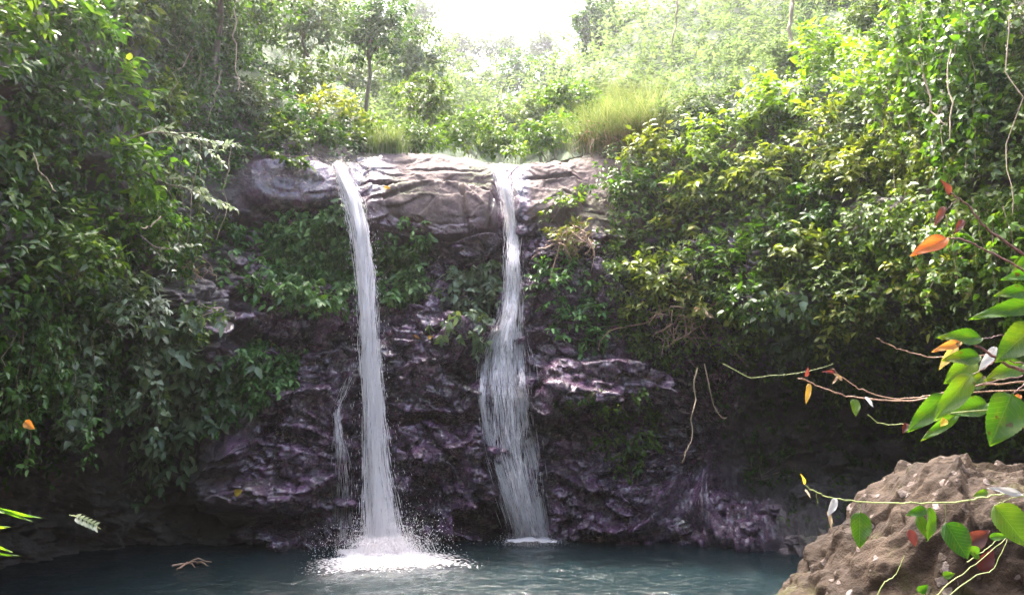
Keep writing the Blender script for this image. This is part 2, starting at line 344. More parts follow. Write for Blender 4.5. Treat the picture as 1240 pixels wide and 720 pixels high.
b1 = bump(nt, crk, .2, .05); b2 = bump(nt, mid, .8, .11, b1); b3 = bump(nt, fine, 1., .07, b2)
for bn, k_ in ((b2, .8), (b3, 1.)): nt.links.new(math_(nt, 'MULTIPLY_ADD', dm, -.82*k_, k_), bn.node.inputs['Strength'])
nt.links.new(b3, b.inputs['Normal']); M['rock'] = m
# hillside soil
m, nt, b = newmat('forest_soil')
n = noise(nt, 1.2, 8, .65, mapped(nt, (1, 1, 1)))
nt.links.new(ramp(nt, n, [(.3, (.015, .025, .008)), (.55, (.03, .055, .015)), (.75, (.06, .08, .025))]), b.inputs['Base Color'])
b.inputs['Roughness'].default_value = .9; nt.links.new(bump(nt, n, 1, .2), b.inputs['Normal']); M['soil'] = m

V_, F_ = sub(slice(0, split)); cliff = mesh_np('cliff', V_, F_, M['rock'], smooth=True); tag(cliff, kind='structure')
V_, F_ = sub(slice(split, nv-1)); hill = mesh_np('hillside', V_, F_, M['soil'], smooth=True); tag(hill, kind='structure')
# unseen slope added behind the camera to cut low sky light
a_ = np.linspace(-1.25, 1.25, 60); t_ = np.linspace(0, 1, 30); AA, TT = np.meshgrid(a_, t_, indexing='ij')
rr_ = 15+26*TT; Pb = np.stack([np.sin(AA).ravel()*rr_.ravel()*1.2, (-3-np.cos(AA)*rr_).ravel(), (-1.2+30*TT**.8).ravel()], 1); Pb[:, 2] += 1.2*fbm(Pb*.25, 4, 33)*TT.ravel()
ii, jj = np.meshgrid(np.arange(59), np.arange(29), indexing='ij'); q = ii*30+jj
tag(mesh_np('hillside', Pb, np.stack([q, q+30, q+31, q+1], -1).reshape(-1, 4), M['soil'], smooth=True), kind='structure')
# bed under and behind the camera
gx = np.linspace(-9.5, 9.5, 90); gy = np.linspace(-10, 18, 130)
X, Y = np.meshgrid(gx, gy, indexing='ij'); Pg = np.stack([X.ravel(), Y.ravel(), np.zeros(X.size)], 1)
bz = -1.0+2.0*sst(6.5, 1.5, Pg[:, 1])+.25*fbm(Pg*.9, 5, 8)+.9*sst(3.2, 6.5, Pg[:, 0])*sst(9.5, 6, Pg[:, 1])*1.2
Pg[:, 2] = bz
ii, jj = np.meshgrid(np.arange(89), np.arange(129), indexing='ij'); q = ii*130+jj
m, nt, b = newmat('gravel_bed'); n = noise(nt, 5, 8, .7, mapped(nt, (1, 1, 1)))
nt.links.new(ramp(nt, n, [(.3, (.05, .04, .035)), (.7, (.2, .16, .13))]), b.inputs['Base Color']); b.inputs['Roughness'].default_value = .8
nt.links.new(bump(nt, n, 1, .06), b.inputs['Normal']); M['bed'] = m
tag(mesh_np('river_bed', Pg, np.stack([q, q+130, q+131, q+1], -1).reshape(-1, 4), m, smooth=True), kind='structure')

# pool water
gx = np.linspace(-9, 9, 360); gy = np.linspace(4, 17, 400)
X, Y = np.meshgrid(gx, gy, indexing='ij'); Pp = np.stack([X.ravel(), Y.ravel(), np.zeros(X.size)], 1)
LB = at(457, 680, 13.4); LBx, LBy = at(457, 676, 13.4).x, 13.3
RBx, RBy = .42, 14.75
hw = np.zeros(len(Pp))
for bx, by, a, k in ((LBx, LBy, .022, 9.), (RBx, RBy, .012, 12.)):
    r = np.hypot(Pp[:, 0]-bx, Pp[:, 1]-by); hw += a*np.sin(r*k+2*vnoise(Pp*.8, 3))*np.exp(-r*.35)
hw += .012*fbm(Pp*np.array([2.2, 3.4, 1]), 4, 21, .6)
rL = np.hypot(Pp[:, 0]-LBx, (Pp[:, 1]-LBy)); hw += .05*np.exp(-(rL/.6)**2)*(1+1.2*fbm(Pp*7, 3, 4))
Pp[:, 2] = hw
m, nt, b = newmat('pool_water'); pos = mapped(nt, (1, 1.6, 1))
n1 = noise(nt, 5, 5, .6, pos, .6); n2 = noise(nt, 22, 3, .6, pos)
b.inputs['Base Color'].default_value = (.005, .012, .014, 1); b.inputs['Roughness'].default_value = .07
b.inputs['IOR'].default_value = 1.33
nt.links.new(bump(nt, n2, .5, .025, bump(nt, n1, .6, .07)), b.inputs['Normal']); M['water'] = m
# floating specks of foam
spk = maprange(nt, noise(nt, 34, 2, .5, pos), .73, .77); nt.links.new(mixc(nt, spk, (.005, .012, .014), (.4, .4, .4)), b.inputs['Base Color'])
ii, jj = np.meshgrid(np.arange(359), np.arange(399), indexing='ij'); q = ii*400+jj
tag(mesh_np('water', Pp, np.stack([q, q+400, q+401, q+1], -1).reshape(-1, 4), m, smooth=True), kind='structure')

bpy.context.view_layer.update()
def hit(px, py, default=20.):
    d = ray(px, py).normalized(); best = None
    for o in (cliff, hill):
        ok, loc, no, _ = o.ray_cast(Vector((0, 0, CAMZ)), d)
        if ok and (best is None or loc.y < best[0].y): best = (loc, no if no.dot(d) < 0 else -no)
    return best or (at(px, py, default), Vector((0, -1, 0)))
def ground(x, y, z0=60.):
    best = None
    for o in (cliff, hill):
        ok, loc, no, _ = o.ray_cast(Vector((x, y, z0)), Vector((0, 0, -1)))
        if ok and (best is None or loc.z > best): best = loc.z
    return 0. if best is None else best
# ------------------------------------------------------------------ waterfalls
m, nt, b = newmat('falling_water')
b.inputs['Base Color'].default_value = (.93, .91, .93, 1); b.inputs['Roughness'].default_value = .25; b.inputs['IOR'].default_value = 1.33
tr = nt.nodes.new('ShaderNodeBsdfTranslucent'); tr.inputs[0].default_value = (.96, .94, .95, 1)
mx = nt.nodes.new('ShaderNodeMixShader'); mx.inputs[0].default_value = .65
nt.links.new(b.outputs[0], mx.inputs[1]); nt.links.new(tr.outputs[0], mx.inputs[2])
nt.links.new(mx.outputs[0], nt.nodes['Material Output'].inputs[0]); M['fall'] = m
def sheetmat(name, lo, hi, su, sv):
    m, nt, b = newmat(name)
    uvn = node(nt, 'ShaderNodeUVMap'); mp = node(nt, 'ShaderNodeMapping'); mp.inputs['Scale'].default_value = (su, sv, 1); nt.links.new(uvn.outputs[0], mp.inputs['Vector'])
    n = noise(nt, 1, 5, .65, mp.outputs[0], .4)
    at_ = node(nt, 'ShaderNodeAttribute', attribute_name='rnd')
    a = maprange(nt, math_(nt, 'ADD', n, math_(nt, 'SUBTRACT', at_.outputs['Fac'], .5)), lo, hi)
    b.inputs['Base Color'].default_value = (.93, .91, .93, 1); b.inputs['Roughness'].default_value = .3
    tr = nt.nodes.new('ShaderNodeBsdfTranslucent'); tr.inputs[0].default_value = (.96, .94, .95, 1)
    mx = nt.nodes.new('ShaderNodeMixShader'); mx.inputs[0].default_value = .65
    nt.links.new(b.outputs[0], mx.inputs[1]); nt.links.new(tr.outputs[0], mx.inputs[2])
    tp = nt.nodes.new('ShaderNodeBsdfTransparent'); m2 = nt.nodes.new('ShaderNodeMixShader')
    nt.links.new(a, m2.inputs[0]); nt.links.new(tp.outputs[0], m2.inputs[1]); nt.links.new(mx.outputs[0], m2.inputs[2])
    nt.links.new(m2.outputs[0], nt.nodes['Material Output'].inputs[0]); return m
M['sheet'] = sheetmat('water_sheet', .42, .68, 9, 16)
M['foam'] = sheetmat('foam', .40, .56, 30, 30)
def pathfn(pts):
    P = np.array([list(at(a, b_, y)) for a, b_, y, _w, _d in pts]); W = np.array([w_/F*y for a, b_, y, w_, _d in pts]); Dn = np.array([d for *_, d in pts])
    L = np.r_[0, np.cumsum(np.linalg.norm(np.diff(P, axis=0), axis=1))]; Ln = L/L[-1]
    def f(t):
        k = np.interp(t, Ln, np.arange(len(P))); return cr(P, np.minimum(k, len(P)-1.001)), np.interp(t, Ln, W), np.interp(t, Ln, Dn)
    return f, L[-1]
def strands(f, L, n, lmin, lmax, wmin, wmax, spread, depth, seed):
    """n thin tapered filaments of falling water, three-sided, following the fall's path"""
    g = np.random.default_rng(seed)
    t0 = g.random(n*3); _, _, dn = f(t0); t0 = t0[g.random(n*3) < dn][:n]; n = len(t0)
    ln = g.uniform(lmin, lmax, n)*(.35+.65*t0)/L; off = np.clip(g.normal(0, .5, n), -1.5, 1.5)*spread; dep = g.normal(0, 1, n)*depth
    wd = g.uniform(wmin, wmax, n); k = 5; V = []; 
    ph = g.random(n)*6.28
    for s in range(k):
        t = np.clip(t0+ln*s/(k-1), 0, 1); P, Wd, _ = f(t)
        wob = .22*vnoise(np.stack([t*9, off*2, ph*.3], 1), 2)
        P = P.copy(); P[:, 0] += (off+wob)*Wd; P[:, 1] += dep*(.3+t)+.02*np.sin(t*30+ph)
        r = wd*[.15, .9, 1, .8, .1][s]
        for c in range(3):
            a = c*2.094+ph; V.append(P+np.stack([np.cos(a)*r, np.sin(a)*r, 0*r], 1))
    V = np.array(V).transpose(1, 0, 2); base = np.arange(n)[:, None]*k*3
    F_ = []
    for s in range(k-1):
        for c in range(3):
            a, b_ = s*3+c, s*3+(c+1) % 3; F_.append([a, b_, b_+3, a+3])
    return V.reshape(-1, 3), (base[:, :, None]+np.array(F_)[None]).reshape(-1, 4)
def wsheet(f, L, off, scale, seed, nx=14, ny=90, dens=.0):
    u = np.linspace(-1, 1, nx); t = np.linspace(0, 1, ny); V = []; rn = []; uv = []
    P, W, Dn = f(t)
    for i in range(ny):
        for a in u:
            edge = 1-abs(a)**3
            p = P[i]+np.array([a*W[i]*scale*(1+.15*math.sin(i*.35+seed)), off-.35*W[i]*(1-a*a)*.5, 0])
            V.append(p); rn.append((.5+dens)*Dn[i]*edge+(.12 if edge > .2 else 0)); uv.append((a*W[i]*2+seed, t[i]*L*.16))
    V = np.array(V); V[:, 1] += .05*vnoise(V*np.array([7, 1, 1.5])+seed*5, 9)
    ii, jj = np.meshgrid(np.arange(ny-1), np.arange(nx-1), indexing='ij'); q = ii*nx+jj
    return V, np.stack([q, q+1, q+nx+1, q+nx], -1).reshape(-1, 4), np.array(rn), np.array(uv)
def droplets(Cc, n, r0, r1, seed, sx, sz, up):
    g = np.random.default_rng(seed); P = np.array(Cc)+np.stack([g.normal(0, sx, n), g.normal(0, sx*.6, n), np.abs(g.normal(0, sz, n))+up], 1)
    r = g.uniform(r0, r1, n)*g.uniform(.4, 1, n); T = np.array([(1, 0, 0), (-.5, .87, 0), (-.5, -.87, 0), (0, 0, 1.6), (0, 0, -1.6)])
    Ff = np.array([(0, 1, 3), (1, 2, 3), (2, 0, 3), (1, 0, 4), (2, 1, 4), (0, 2, 4)])
    V = P[:, None]+T[None]*r[:, None, None]; return V.reshape(-1, 3), (np.arange(n)[:, None, None]*5+Ff).reshape(-1, 3)
def disc(Cc, rx, ry, seed, core=.9, n=60):
    t = np.linspace(0, 1, 22); a = np.linspace(0, 2*math.pi, n, endpoint=False); V = []; rn = []; uv = []
    for rr_ in t:
        for x in a:
            k = rr_*(1+.18*math.sin(3*x+seed)+.1*math.sin(7*x+seed*2))
            X_, Y_ = Cc[0]+rx*k*math.cos(x), Cc[1]+ry*k*math.sin(x)
            V.append((X_, Y_, .07+.07*(1-rr_)**2)); rn.append(core*(1-rr_)**1.5); uv.append((X_*.5, Y_*.5))
    ii, jj = np.meshgrid(np.arange(21), np.arange(n), indexing='ij'); q = ii*n+jj; q2 = ii*n+(jj+1) % n
    V = np.array(V); V[:, 2] += .03*vnoise(V*9, 4)*(np.array(rn) > .2)
    return V, np.stack([q, q+n, q2+n, q2], -1).reshape(-1, 4), np.array(rn), np.array(uv)

fl, Ll = pathfn([(410, 196, 14.95, 7, 1), (415, 212, 14.8, 9, 1), (426, 238, 14.6, 12, 1), (436, 280, 14.4, 12, .95), (442, 330, 14.25, 11, .9),
                 (446, 390, 14.1, 11, .85), (449, 450, 14.0, 13, .85), (452, 510, 13.9, 14, .7), (456, 570, 13.8, 17, .75), (460, 620, 13.7, 22, .9), (464, 672, 13.6, 30, 1)])
W1 = empty('waterfall', at(464, 672, 13.6), 'left waterfall, a solid white column leaping clear of the rock and foaming into the pool', 'waterfall')
V, F_ = strands(fl, Ll, 12000, .2, .8, .0015, .006, .76, .07, 1); mesh_np('stream', V, F_, M['fall'], W1, True)
for k, (o, s, dn) in enumerate(((0, .65, .16), (.06, .95, -.03), (-.05, .45, .32))):
    V, F_, rn, uv = wsheet(fl, Ll, o, s, 3.1*k, dens=dn); mesh_np('water_sheet', V, F_, M['sheet'], W1, True, rn, uv)
V, F_ = strands(fl, Ll, 3600, .03, .09, .001, .0045, 1.5, .14, 5); mesh_np('spray', V, F_, M['fall'], W1, True)
bl = at(464, 676, 13.3); V, F_ = droplets((bl.x, 13.5, 0), 9000, .002, .009, 3, .42, .30, .0); mesh_np('splash', V, F_, M['fall'], W1)
def arcs(c_, n, seed, v0, rad):
    g = np.random.default_rng(seed); a = g.uniform(0, 6.28, n); vz = v0*g.uniform(.35, 1, n)**1.2; vr = rad*g.uniform(.2, 1, n); t0 = g.uniform(.02, .8, n)*vz/4.9; dt = g.uniform(.015, .05, n); V = []; r = g.uniform(.0015, .005, n)
    o = g.normal(0, .16, (n, 2))
    for s in range(4):
        t = t0+dt*s; P = np.stack([c_[0]+o[:, 0]+np.cos(a)*vr*t, c_[1]+o[:, 1]+np.sin(a)*vr*t, np.maximum(vz*t-4.9*t*t, 0)+.03], 1)
        for c in range(3): V.append(P+np.stack([np.cos(c*2.094)*r, 0*r, np.sin(c*2.094)*r], 1)*[.3, 1, 1, .3][s])
    V = np.array(V).transpose(1, 0, 2).reshape(-1, 3); F_ = [[s*3+c, s*3+(c+1) % 3, s*3+3+(c+1) % 3, s*3+3+c] for s in range(3) for c in range(3)]
    return V, (np.arange(n)[:, None, None]*12+np.array(F_)[None]).reshape(-1, 4)
V, F_ = arcs((bl.x, 13.4), 5200, 40, 2.6, 1.15); mesh_np('splash', V, F_, M['fall'], W1, True)
V, F_, rn, uv = disc((bl.x+.1, 13.0, -.035), 2.6, 2.2, 2.2, .95); V[:, 2] -= .03; mesh_np('foam', V, F_, M['foam'], W1, True, rn, uv)
bf = at(452, 684, 12.9); V, F_, rn, uv = disc((bf.x, 13.25, 0), 1.25, 1.35, 1, 1.6); mesh_np('foam', V, F_, M['foam'], W1, True, rn, uv)

# right fall: narrow free drop, then it fans over a ledge and slides down the lower rock
def onrock(px, py, lift=.12):
    l, n = hit(px, py); return l.y-lift
rp = [(606, 204, 7, 1), (611, 225, 9, 1), (617, 250, 9, .9), (620, 285, 9, .8), (621, 320, 9, .75), (620, 360, 11, .75), (616, 392, 14, .8), (612, 412, 20, .8),
      (611, 440, 26, .7), (611, 480, 28, .62), (614, 520, 28, .6), (622, 560, 27, .6), (631, 600, 24, .65), (640, 640, 20, .8), (642, 653, 20, .95)]
ys = [onrock(a, b_, .16) for a, b_, _, _ in rp]
ys = [min(ys[max(0, i-1):i+2]) for i in range(len(ys))]; 
W2 = empty('waterfall', at(640, 653, 15.1), 'right waterfall, a thin veil that spreads over a ledge and slides down the dark rock', 'waterfall')
fr_, Lr = pathfn([(a, b_, y, w_, d) for (a, b_, w_, d), y in zip(rp, ys)])
V, F_ = strands(fr_, Lr, 7000, .15, .6, .001, .0038, .95, .05, 11); mesh_np('stream', V, F_, M['fall'], W2, True)
for k, (o, s, dn) in enumerate(((0, .9, .06), (.05, 1.1, -.04))):
    V, F_, rn, uv = wsheet(fr_, Lr, o, s, 2.3+3.1*k, dens=dn); mesh_np('water_sheet', V, F_, M['sheet'], W2, True, rn, uv)
def runnel(pts, n, parent, seed, wd=.9):
    ff, Lx = pathfn([(a, b_, onrock(a, b_, .14), w_, d) for a, b_, w_, d in pts])
    V, F_ = strands(ff, Lx, n*2, .15, .5, .001, .004, wd, .03, seed); mesh_np('runnel', V, F_, M['fall'], parent, True)
runnel([(601, 395, 6, .7), (590, 430, 5, .9), (584, 480, 4, 1), (592, 530, 5, .9), (605, 570, 5, .9), (618, 610, 5, 1), (630, 650, 6, 1)], 700, W2, 21)
runnel([(628, 400, 5, .7), (631, 440, 5, .9), (632, 470, 6, .8), (636, 510, 7, .9), (645, 560, 7, .8), (652, 610, 7, .8), (657, 650, 7, 1)], 700, W2, 22)
V, F_ = droplets((at(643, 654, 15).x, 14.75, 0), 2600, .002, .007, 8, .26, .09, .0); mesh_np('splash', V, F_, M['fall'], W2)
V, F_, rn, uv = disc((at(646, 656, 14.8).x, 14.7, 0), .9, .5, 4, 1.2); mesh_np('foam', V, F_, M['foam'], W2, True, rn, uv)
# thin side trickle left of the left fall
W3 = empty('waterfall', at(415, 655, 14.2), 'faint broken trickle on the rock just left of the left waterfall', 'trickle')
runnel([(424, 455, 4, .5), (414, 480, 4, .6), (408, 498, 3, 1), (410, 530, 4, 1), (414, 560, 6, .7), (415, 600, 8, .5), (416, 655, 9, .5)], 260, W3, 31, 1.5)

# ------------------------------------------------------------------ foliage generators
def T(width, w2=.75, fold=.1, droop=.14, full=True):
    if full:
        v = [(0, 0, 0), (.36, 0, -.01), (.7, 0, -.04), (1, 0, -droop), (.26, width, fold), (.66, width*w2, fold*.6-.02), (.26, -width, fold), (.66, -width*w2, fold*.6-.02)]
        f = [(0, 1, 4), (1, 5, 4), (1, 2, 5), (2, 3, 5), (1, 0, 6), (1, 6, 7), (2, 1, 7), (3, 2, 7)]
    else:
        v = [(0, 0, 0), (.42, width*1.05, fold), (.42, -width*1.05, fold), (1, 0, -droop)]; f = [(0, 3, 1), (0, 2, 3)]
    return np.array(v), np.array(f)
TM = {'ovate': T(.24), 'simple': T(.26, full=False), 'lance': T(.11, .8), 'heart': T(.36, .62, .08), 'round': T(.34, .95, .06, .05), 'lances': T(.11, full=False)}
def leaves(P, Dr, Nn, size, tm, g):
    v, f = TM[tm]; Dr = nrm(Dr); Z = nrm(Nn-Dr*(Nn*Dr).sum(1, keepdims=True)); Yv = np.cross(Z, Dr)
    sz = size[:, None, None] if np.ndim(size) else size
    V = P[:, None]+sz*(v[None, :, 0:1]*Dr[:, None]+v[None, :, 1:2]*Yv[:, None]*g.uniform(.8, 1.15, (len(P), 1, 1))+v[None, :, 2:3]*Z[:, None]*g.uniform(.3, 1.8, (len(P), 1, 1)))
    n = len(v); rn = np.repeat(np.clip(g.beta(1.6, 2.6, len(P)), 0, 1), n)
    return V.reshape(-1, 3), (np.arange(len(P))[:, None, None]*n+f[None]).reshape(-1, 3), rn
def join(parts):
    V, F_, Rn = [], [], []; o = 0
    for v, f, r in parts: V.append(v); F_.append(f+o); Rn.append(r); o += len(v)
    return np.concatenate(V), np.concatenate(F_), np.concatenate(Rn)
def sprigs(Cn, Ax, k, L, size, tm, g, droop=.35, upn=.8, nb=0):
    """k leaves round each twig centre, alternately left and right"""
    Pp_, Dd, Nn, Ss = [], [], [], []; Ax = nrm(Ax); n = len(Cn)
    side = nrm(np.cross(Ax, g.normal(0, .5, (n, 3))+np.array([0, 0, 1.])))
    for i in range(k):
        s = (1 if i % 2 else -1)*(1 if i < k-1 else 0)
        p = Cn+Ax*L*(i/(k))+g.normal(0, .07, (n, 3))*L
        d = Ax*.55+side*s*.9+g.normal(0, .25, (n, 3)); d[:, 2] -= droop
        nn_ = nb+np.array([0, 0, upn])+Ax*.35+g.normal(0, .38, (n, 3))
        Pp_.append(p); Dd.append(d); Nn.append(nn_); Ss.append(size*g.uniform(.6, 1.25, n))
    return leaves(np.concatenate(Pp_), np.concatenate(Dd), np.concatenate(Nn), np.concatenate(Ss), tm, g)
def tube(pts, r0, r1, sides=5):
    pts = np.array(pts, float); n = len(pts); tg = nrm(np.gradient(pts, axis=0)); a = nrm(np.cross(tg, np.array([.3, .9, .1]))); b_ = np.cross(tg, a)
    r = np.linspace(r0, r1, n); V = [pts[i]+r[i]*(math.cos(x)*a[i]+math.sin(x)*b_[i]) for i in range(n) for x in np.arange(sides)*2*math.pi/sides]
    F_ = [[i*sides+j, i*sides+(j+1) % sides, (i+1)*sides+(j+1) % sides, (i+1)*sides+j] for i in range(n-1) for j in range(sides)]
    return np.array(V), np.array(F_), np.zeros(len(V))
def curve(a, b_, g, n=7, sag=0, jit=.06):
    a = np.array(a, float); b_ = np.array(b_, float); L = np.linalg.norm(b_-a); t = np.linspace(0, 1, n)[:, None]
    p = a+(b_-a)*t; p[:, 2] -= sag*4*(t*(1-t))[:, 0]*L; w_ = np.sin(t*math.pi)*L*jit
    return p+w_*np.stack([np.interp(np.arange(n), np.arange(0, n+2, 2), g.normal(0, 1, len(np.arange(0, n+2, 2)))) for _ in range(3)], 1)
_seed = [100]
def G_(): _seed[0] += 1; return np.random.default_rng(_seed[0])
def nleaf(rx, rz, size, dist, cov=3.6, cap=26000):
    lp = size*F/dist; return int(min(cap, max(60, cov*math.pi*rx*rz/(.36*lp*lp))))

def bush(px, py, rx, rz, leaf, mat, label, cat='shrub', name='shrub', Y=None, off=.45, tm='ovate', k=7, cov=3.6, group=None, droop=.35, lobes=9, accent=None, trunk=True, base=None, stem='bark'):
    g = G_()
    if Y is None: l, n = hit(px, py); c = np.array(l)+np.array(n)*0; dist = l.y
    else: l = at(px, py, Y); c = np.array(l); n = Vector((0, -1, 0)); dist = Y
    s = dist/F; a = rx*s; h = rz*s; dpt = max(a, h)*.75
    if Y is None: c = c+np.array([n.x, n.y, max(0, n.z)])*off*min(a, h)
    N = nleaf(rx, rz, leaf, dist, cov); ns = max(8, N//k)
    # lobes
    lc = g.normal(0, 1, (lobes, 3)); lc = nrm(lc)*g.uniform(.25, .72, (lobes, 1)); lr = g.uniform(.3, .52, lobes)
    w_ = lr**2; li = g.choice(lobes, ns, p=w_/w_.sum())
    dd = nrm(g.normal(0, 1, (ns, 3))+np.array([0, -.25, .35])); rad = g.uniform(.55, 1.06, ns)**.6
    Q = lc[li]+dd*(lr[li]*rad)[:, None]
    Q += .12*np.stack([vnoise(Q*3+k_, 5) for k_ in (1, 7, 13)], 1)
    sc3 = np.array([a, dpt, h]); Cn = c+Q*sc3
    Ax = dd*np.array([1, 1, .7])+nrm(Q)*.5+np.array([0, 0, .1])
    parts = sprigs(Cn, Ax, k, leaf*1.7, leaf, tm, g, droop)
    if base is None:
        base = c+np.array([0, dpt*.9, -h*.9]) if Y is None else np.array([c[0], c[1], ground(c[0], c[1])-.3])
    e = empty(name, Vector(c+np.array([0, 0, -h*.6])) if Y is None else Vector(base), label, cat, group)
    mesh_np('crown' if name == 'tree' else 'foliage', *parts[:2], M[mat], e, rnd=parts[2])
    if accent:
        na = max(5, ns//accent[1]); idx = g.choice(ns, na)
        pa = sprigs(Cn[idx]+dd[idx]*leaf*.8, Ax[idx], 3, leaf*1.2, leaf*1.1, tm, g, .2); mesh_np('young_leaves', *pa[:2], M[accent[0]], e, rnd=pa[2])
    if trunk:
        tr_ = []; r = max(.015, .035*h)
        top = c+np.array([0, 0, h*.3])
        if name == 'tree': tr_.append(tube(curve(base, top, g, 9, jit=.03), r*1.6, r*.7, 7))
        for i in range(lobes if name != 'tree' else lobes):
            st_ = base+(top-base)*(g.uniform(.0, .3) if name != 'tree' else g.uniform(.55, .95))
            tr_.append(tube(curve(st_, c+lc[i]*sc3*1.15, g, 6, jit=.06), r*.55, r*.15))
        v, f, _ = join(tr_); mesh_np('trunk' if name == 'tree' else 'stem', v, f, M[stem], e, smooth=True)
    return e
def tree(px, py, rx, rz, Y, leaf, mat, label, **kw):
    return bush(px, py, rx, rz, leaf, mat, label, cat=kw.pop('cat', 'tree'), name='tree', Y=Y, **kw)
def inpoly(x, y, poly):
    r = np.zeros(len(x), bool); j = len(poly)-1
    for i in range(len(poly)):
        xi, yi = poly[i]; xj, yj = poly[j]
        c_ = ((yi > y) != (yj > y)) & (x < (xj-xi)*(y-yi)/(yj-yi+1e-9)+xi); r ^= c_; j = i
    return r
def cover(poly, leaf, mat, label=None, name='vine', cat='vine', n=None, thick=.16, tm='ovate', k=4, hang=.8, cov=3., ragged=.3, kind=None, group=None, stems=6, spread=1.5, grow=False):
    """leaves growing over the terrain inside an outline; a lumpy mat with real thickness"""
    g = G_(); xs = [p[0] for p in poly]; ys_ = [p[1] for p in poly]
    l0, _ = hit(sum(xs)/len(xs), sum(ys_)/len(ys_)); lp = leaf*F/l0.y
    ar = .5*abs(sum(poly[i][0]*poly[(i+1) % len(poly)][1]-poly[(i+1) % len(poly)][0]*poly[i][1] for i in range(len(poly))))
    N = n or int(cov*ar/(.36*lp*lp)/k)
    cx, cy_ = sum(xs)/len(xs), sum(ys_)/len(ys_)
    X_ = g.uniform(min(xs)-12, max(xs)+12, N*4); Y_ = g.uniform(min(ys_)-12, max(ys_)+12, N*4)
    jx = vnoise(np.stack([X_/22, Y_/22, X_*0+3.3], 1), 3)*12; jy = vnoise(np.stack([X_/22, Y_/22, X_*0+8.3], 1), 4)*12
    ok = inpoly(X_+jx, Y_+jy, poly) & (vnoise(np.stack([X_/9, Y_/9, X_*0], 1), 6) > -1+ragged*1.3)
    X_ = X_[ok][:N]; Y_ = Y_[ok][:N]; P = []; Nn = []
    for x, y in zip(X_, Y_):
        l, n_ = hit(x, y, -99.)
        if l.y > -50: P.append(l); Nn.append(n_)
    P = np.array(P); Nn = np.array(Nn); lump = .5+.5*fbm(P*1.9, 3, 12)
    dsc = np.clip(P[:, 1]/35, .35, 3) if grow else np.ones(len(P))
    P = P+Nn*(thick*dsc*np.clip(lump, .05, 1.3)*g.uniform(.4, 1.1, len(P)))[:, None]
    if spread: P = P+g.normal(0, .02, P.shape)
    Ax = Nn*.55+np.array([0, -.1, -hang])+g.normal(0, .3, P.shape)
    parts = sprigs(P, Ax, k, leaf*spread*dsc[:, None] if grow else leaf*spread, leaf*dsc, tm, g, .25, .6, Nn*.9)
    if kind: 
        o = mesh_np(name, *parts[:2], M[mat], rnd=parts[2]); return tag(o, kind=kind)
    e = empty(name, Vector(P[np.argmin(P[:, 2])]), label, cat, group)
    mesh_np('foliage', *parts[:2], M[mat], e, rnd=parts[2])
    st_ = []
    for i in range(stems):
        a = g.integers(len(P)); dd_ = np.abs(P-P[a]).sum(1); near = np.where((dd_ < 1.4) & (dd_ > .4))[0]
        if len(near): st_.append(tube(curve(P[a], P[g.choice(near)], g, 6, .05, .04), .010, .005))
    if st_: v, f, _ = join(st_); mesh_np('stem', v, f, M['liana'], e, smooth=True)
    return e
def creeper(px, py, w_, h_, leaf, mat, label, ns=26, Y=None, off=.35, tm='ovate', cat='creeper', group=None, gap=.5, accent=None, dens=1.):
    """leafy strands hanging from the top edge of the region"""
    g = G_(); L_ = []; S_ = []; top = []
    for i in range(ns):
        x = px+g.uniform(-w_, w_); y = py-h_+g.uniform(0, h_*1.1)
        if Y is None: l, n_ = hit(x, y); p = np.array(l)+np.array(n_)*off*g.uniform(.3, 1.4)
        else: p = np.array(at(x, y, Y+g.normal(0, .25)))
        top.append(p); s = p[1]/F; ln = g.uniform(.5, 1.1)*(py+h_-y)*s+.25
        q = p+np.array([g.normal(0, .15), g.normal(0, .12)-.1, -ln]); cv = curve(p, q, g, 9, 0, .05)
        S_.append(tube(cv, .008, .003, 4)); m_ = max(6, int(ln/(leaf*gap)*dens)); t = np.linspace(0, 1, m_)
        pt = np.stack([np.interp(t, np.linspace(0, 1, 9), cv[:, k_]) for k_ in range(3)], 1)+g.normal(0, leaf*.25, (m_, 3))
        L_.append(pt)
    P = np.concatenate(L_); Ax = g.normal(0, 1, P.shape)*np.array([1, 1, .35])+np.array([0, -.35, -.35])
    e = empty('creeper', Vector(np.mean(top, axis=0)), label, cat, group)
    parts = sprigs(P, Ax, 4, leaf*1.1, leaf, tm, g, .5, .7); mesh_np('foliage', *parts[:2], M[mat], e, rnd=parts[2])
    if accent:
        idx = g.choice(len(P), max(4, len(P)//accent[1])); pa = sprigs(P[idx]+np.array([0, -leaf, .02]), Ax[idx], 3, leaf, leaf*1.2, tm, g, .3); mesh_np('young_leaves', *pa[:2], M[accent[0]], e, rnd=pa[2])
    v, f, _ = join(S_); mesh_np('stem', v, f, M['liana'], e, smooth=True)
    return e
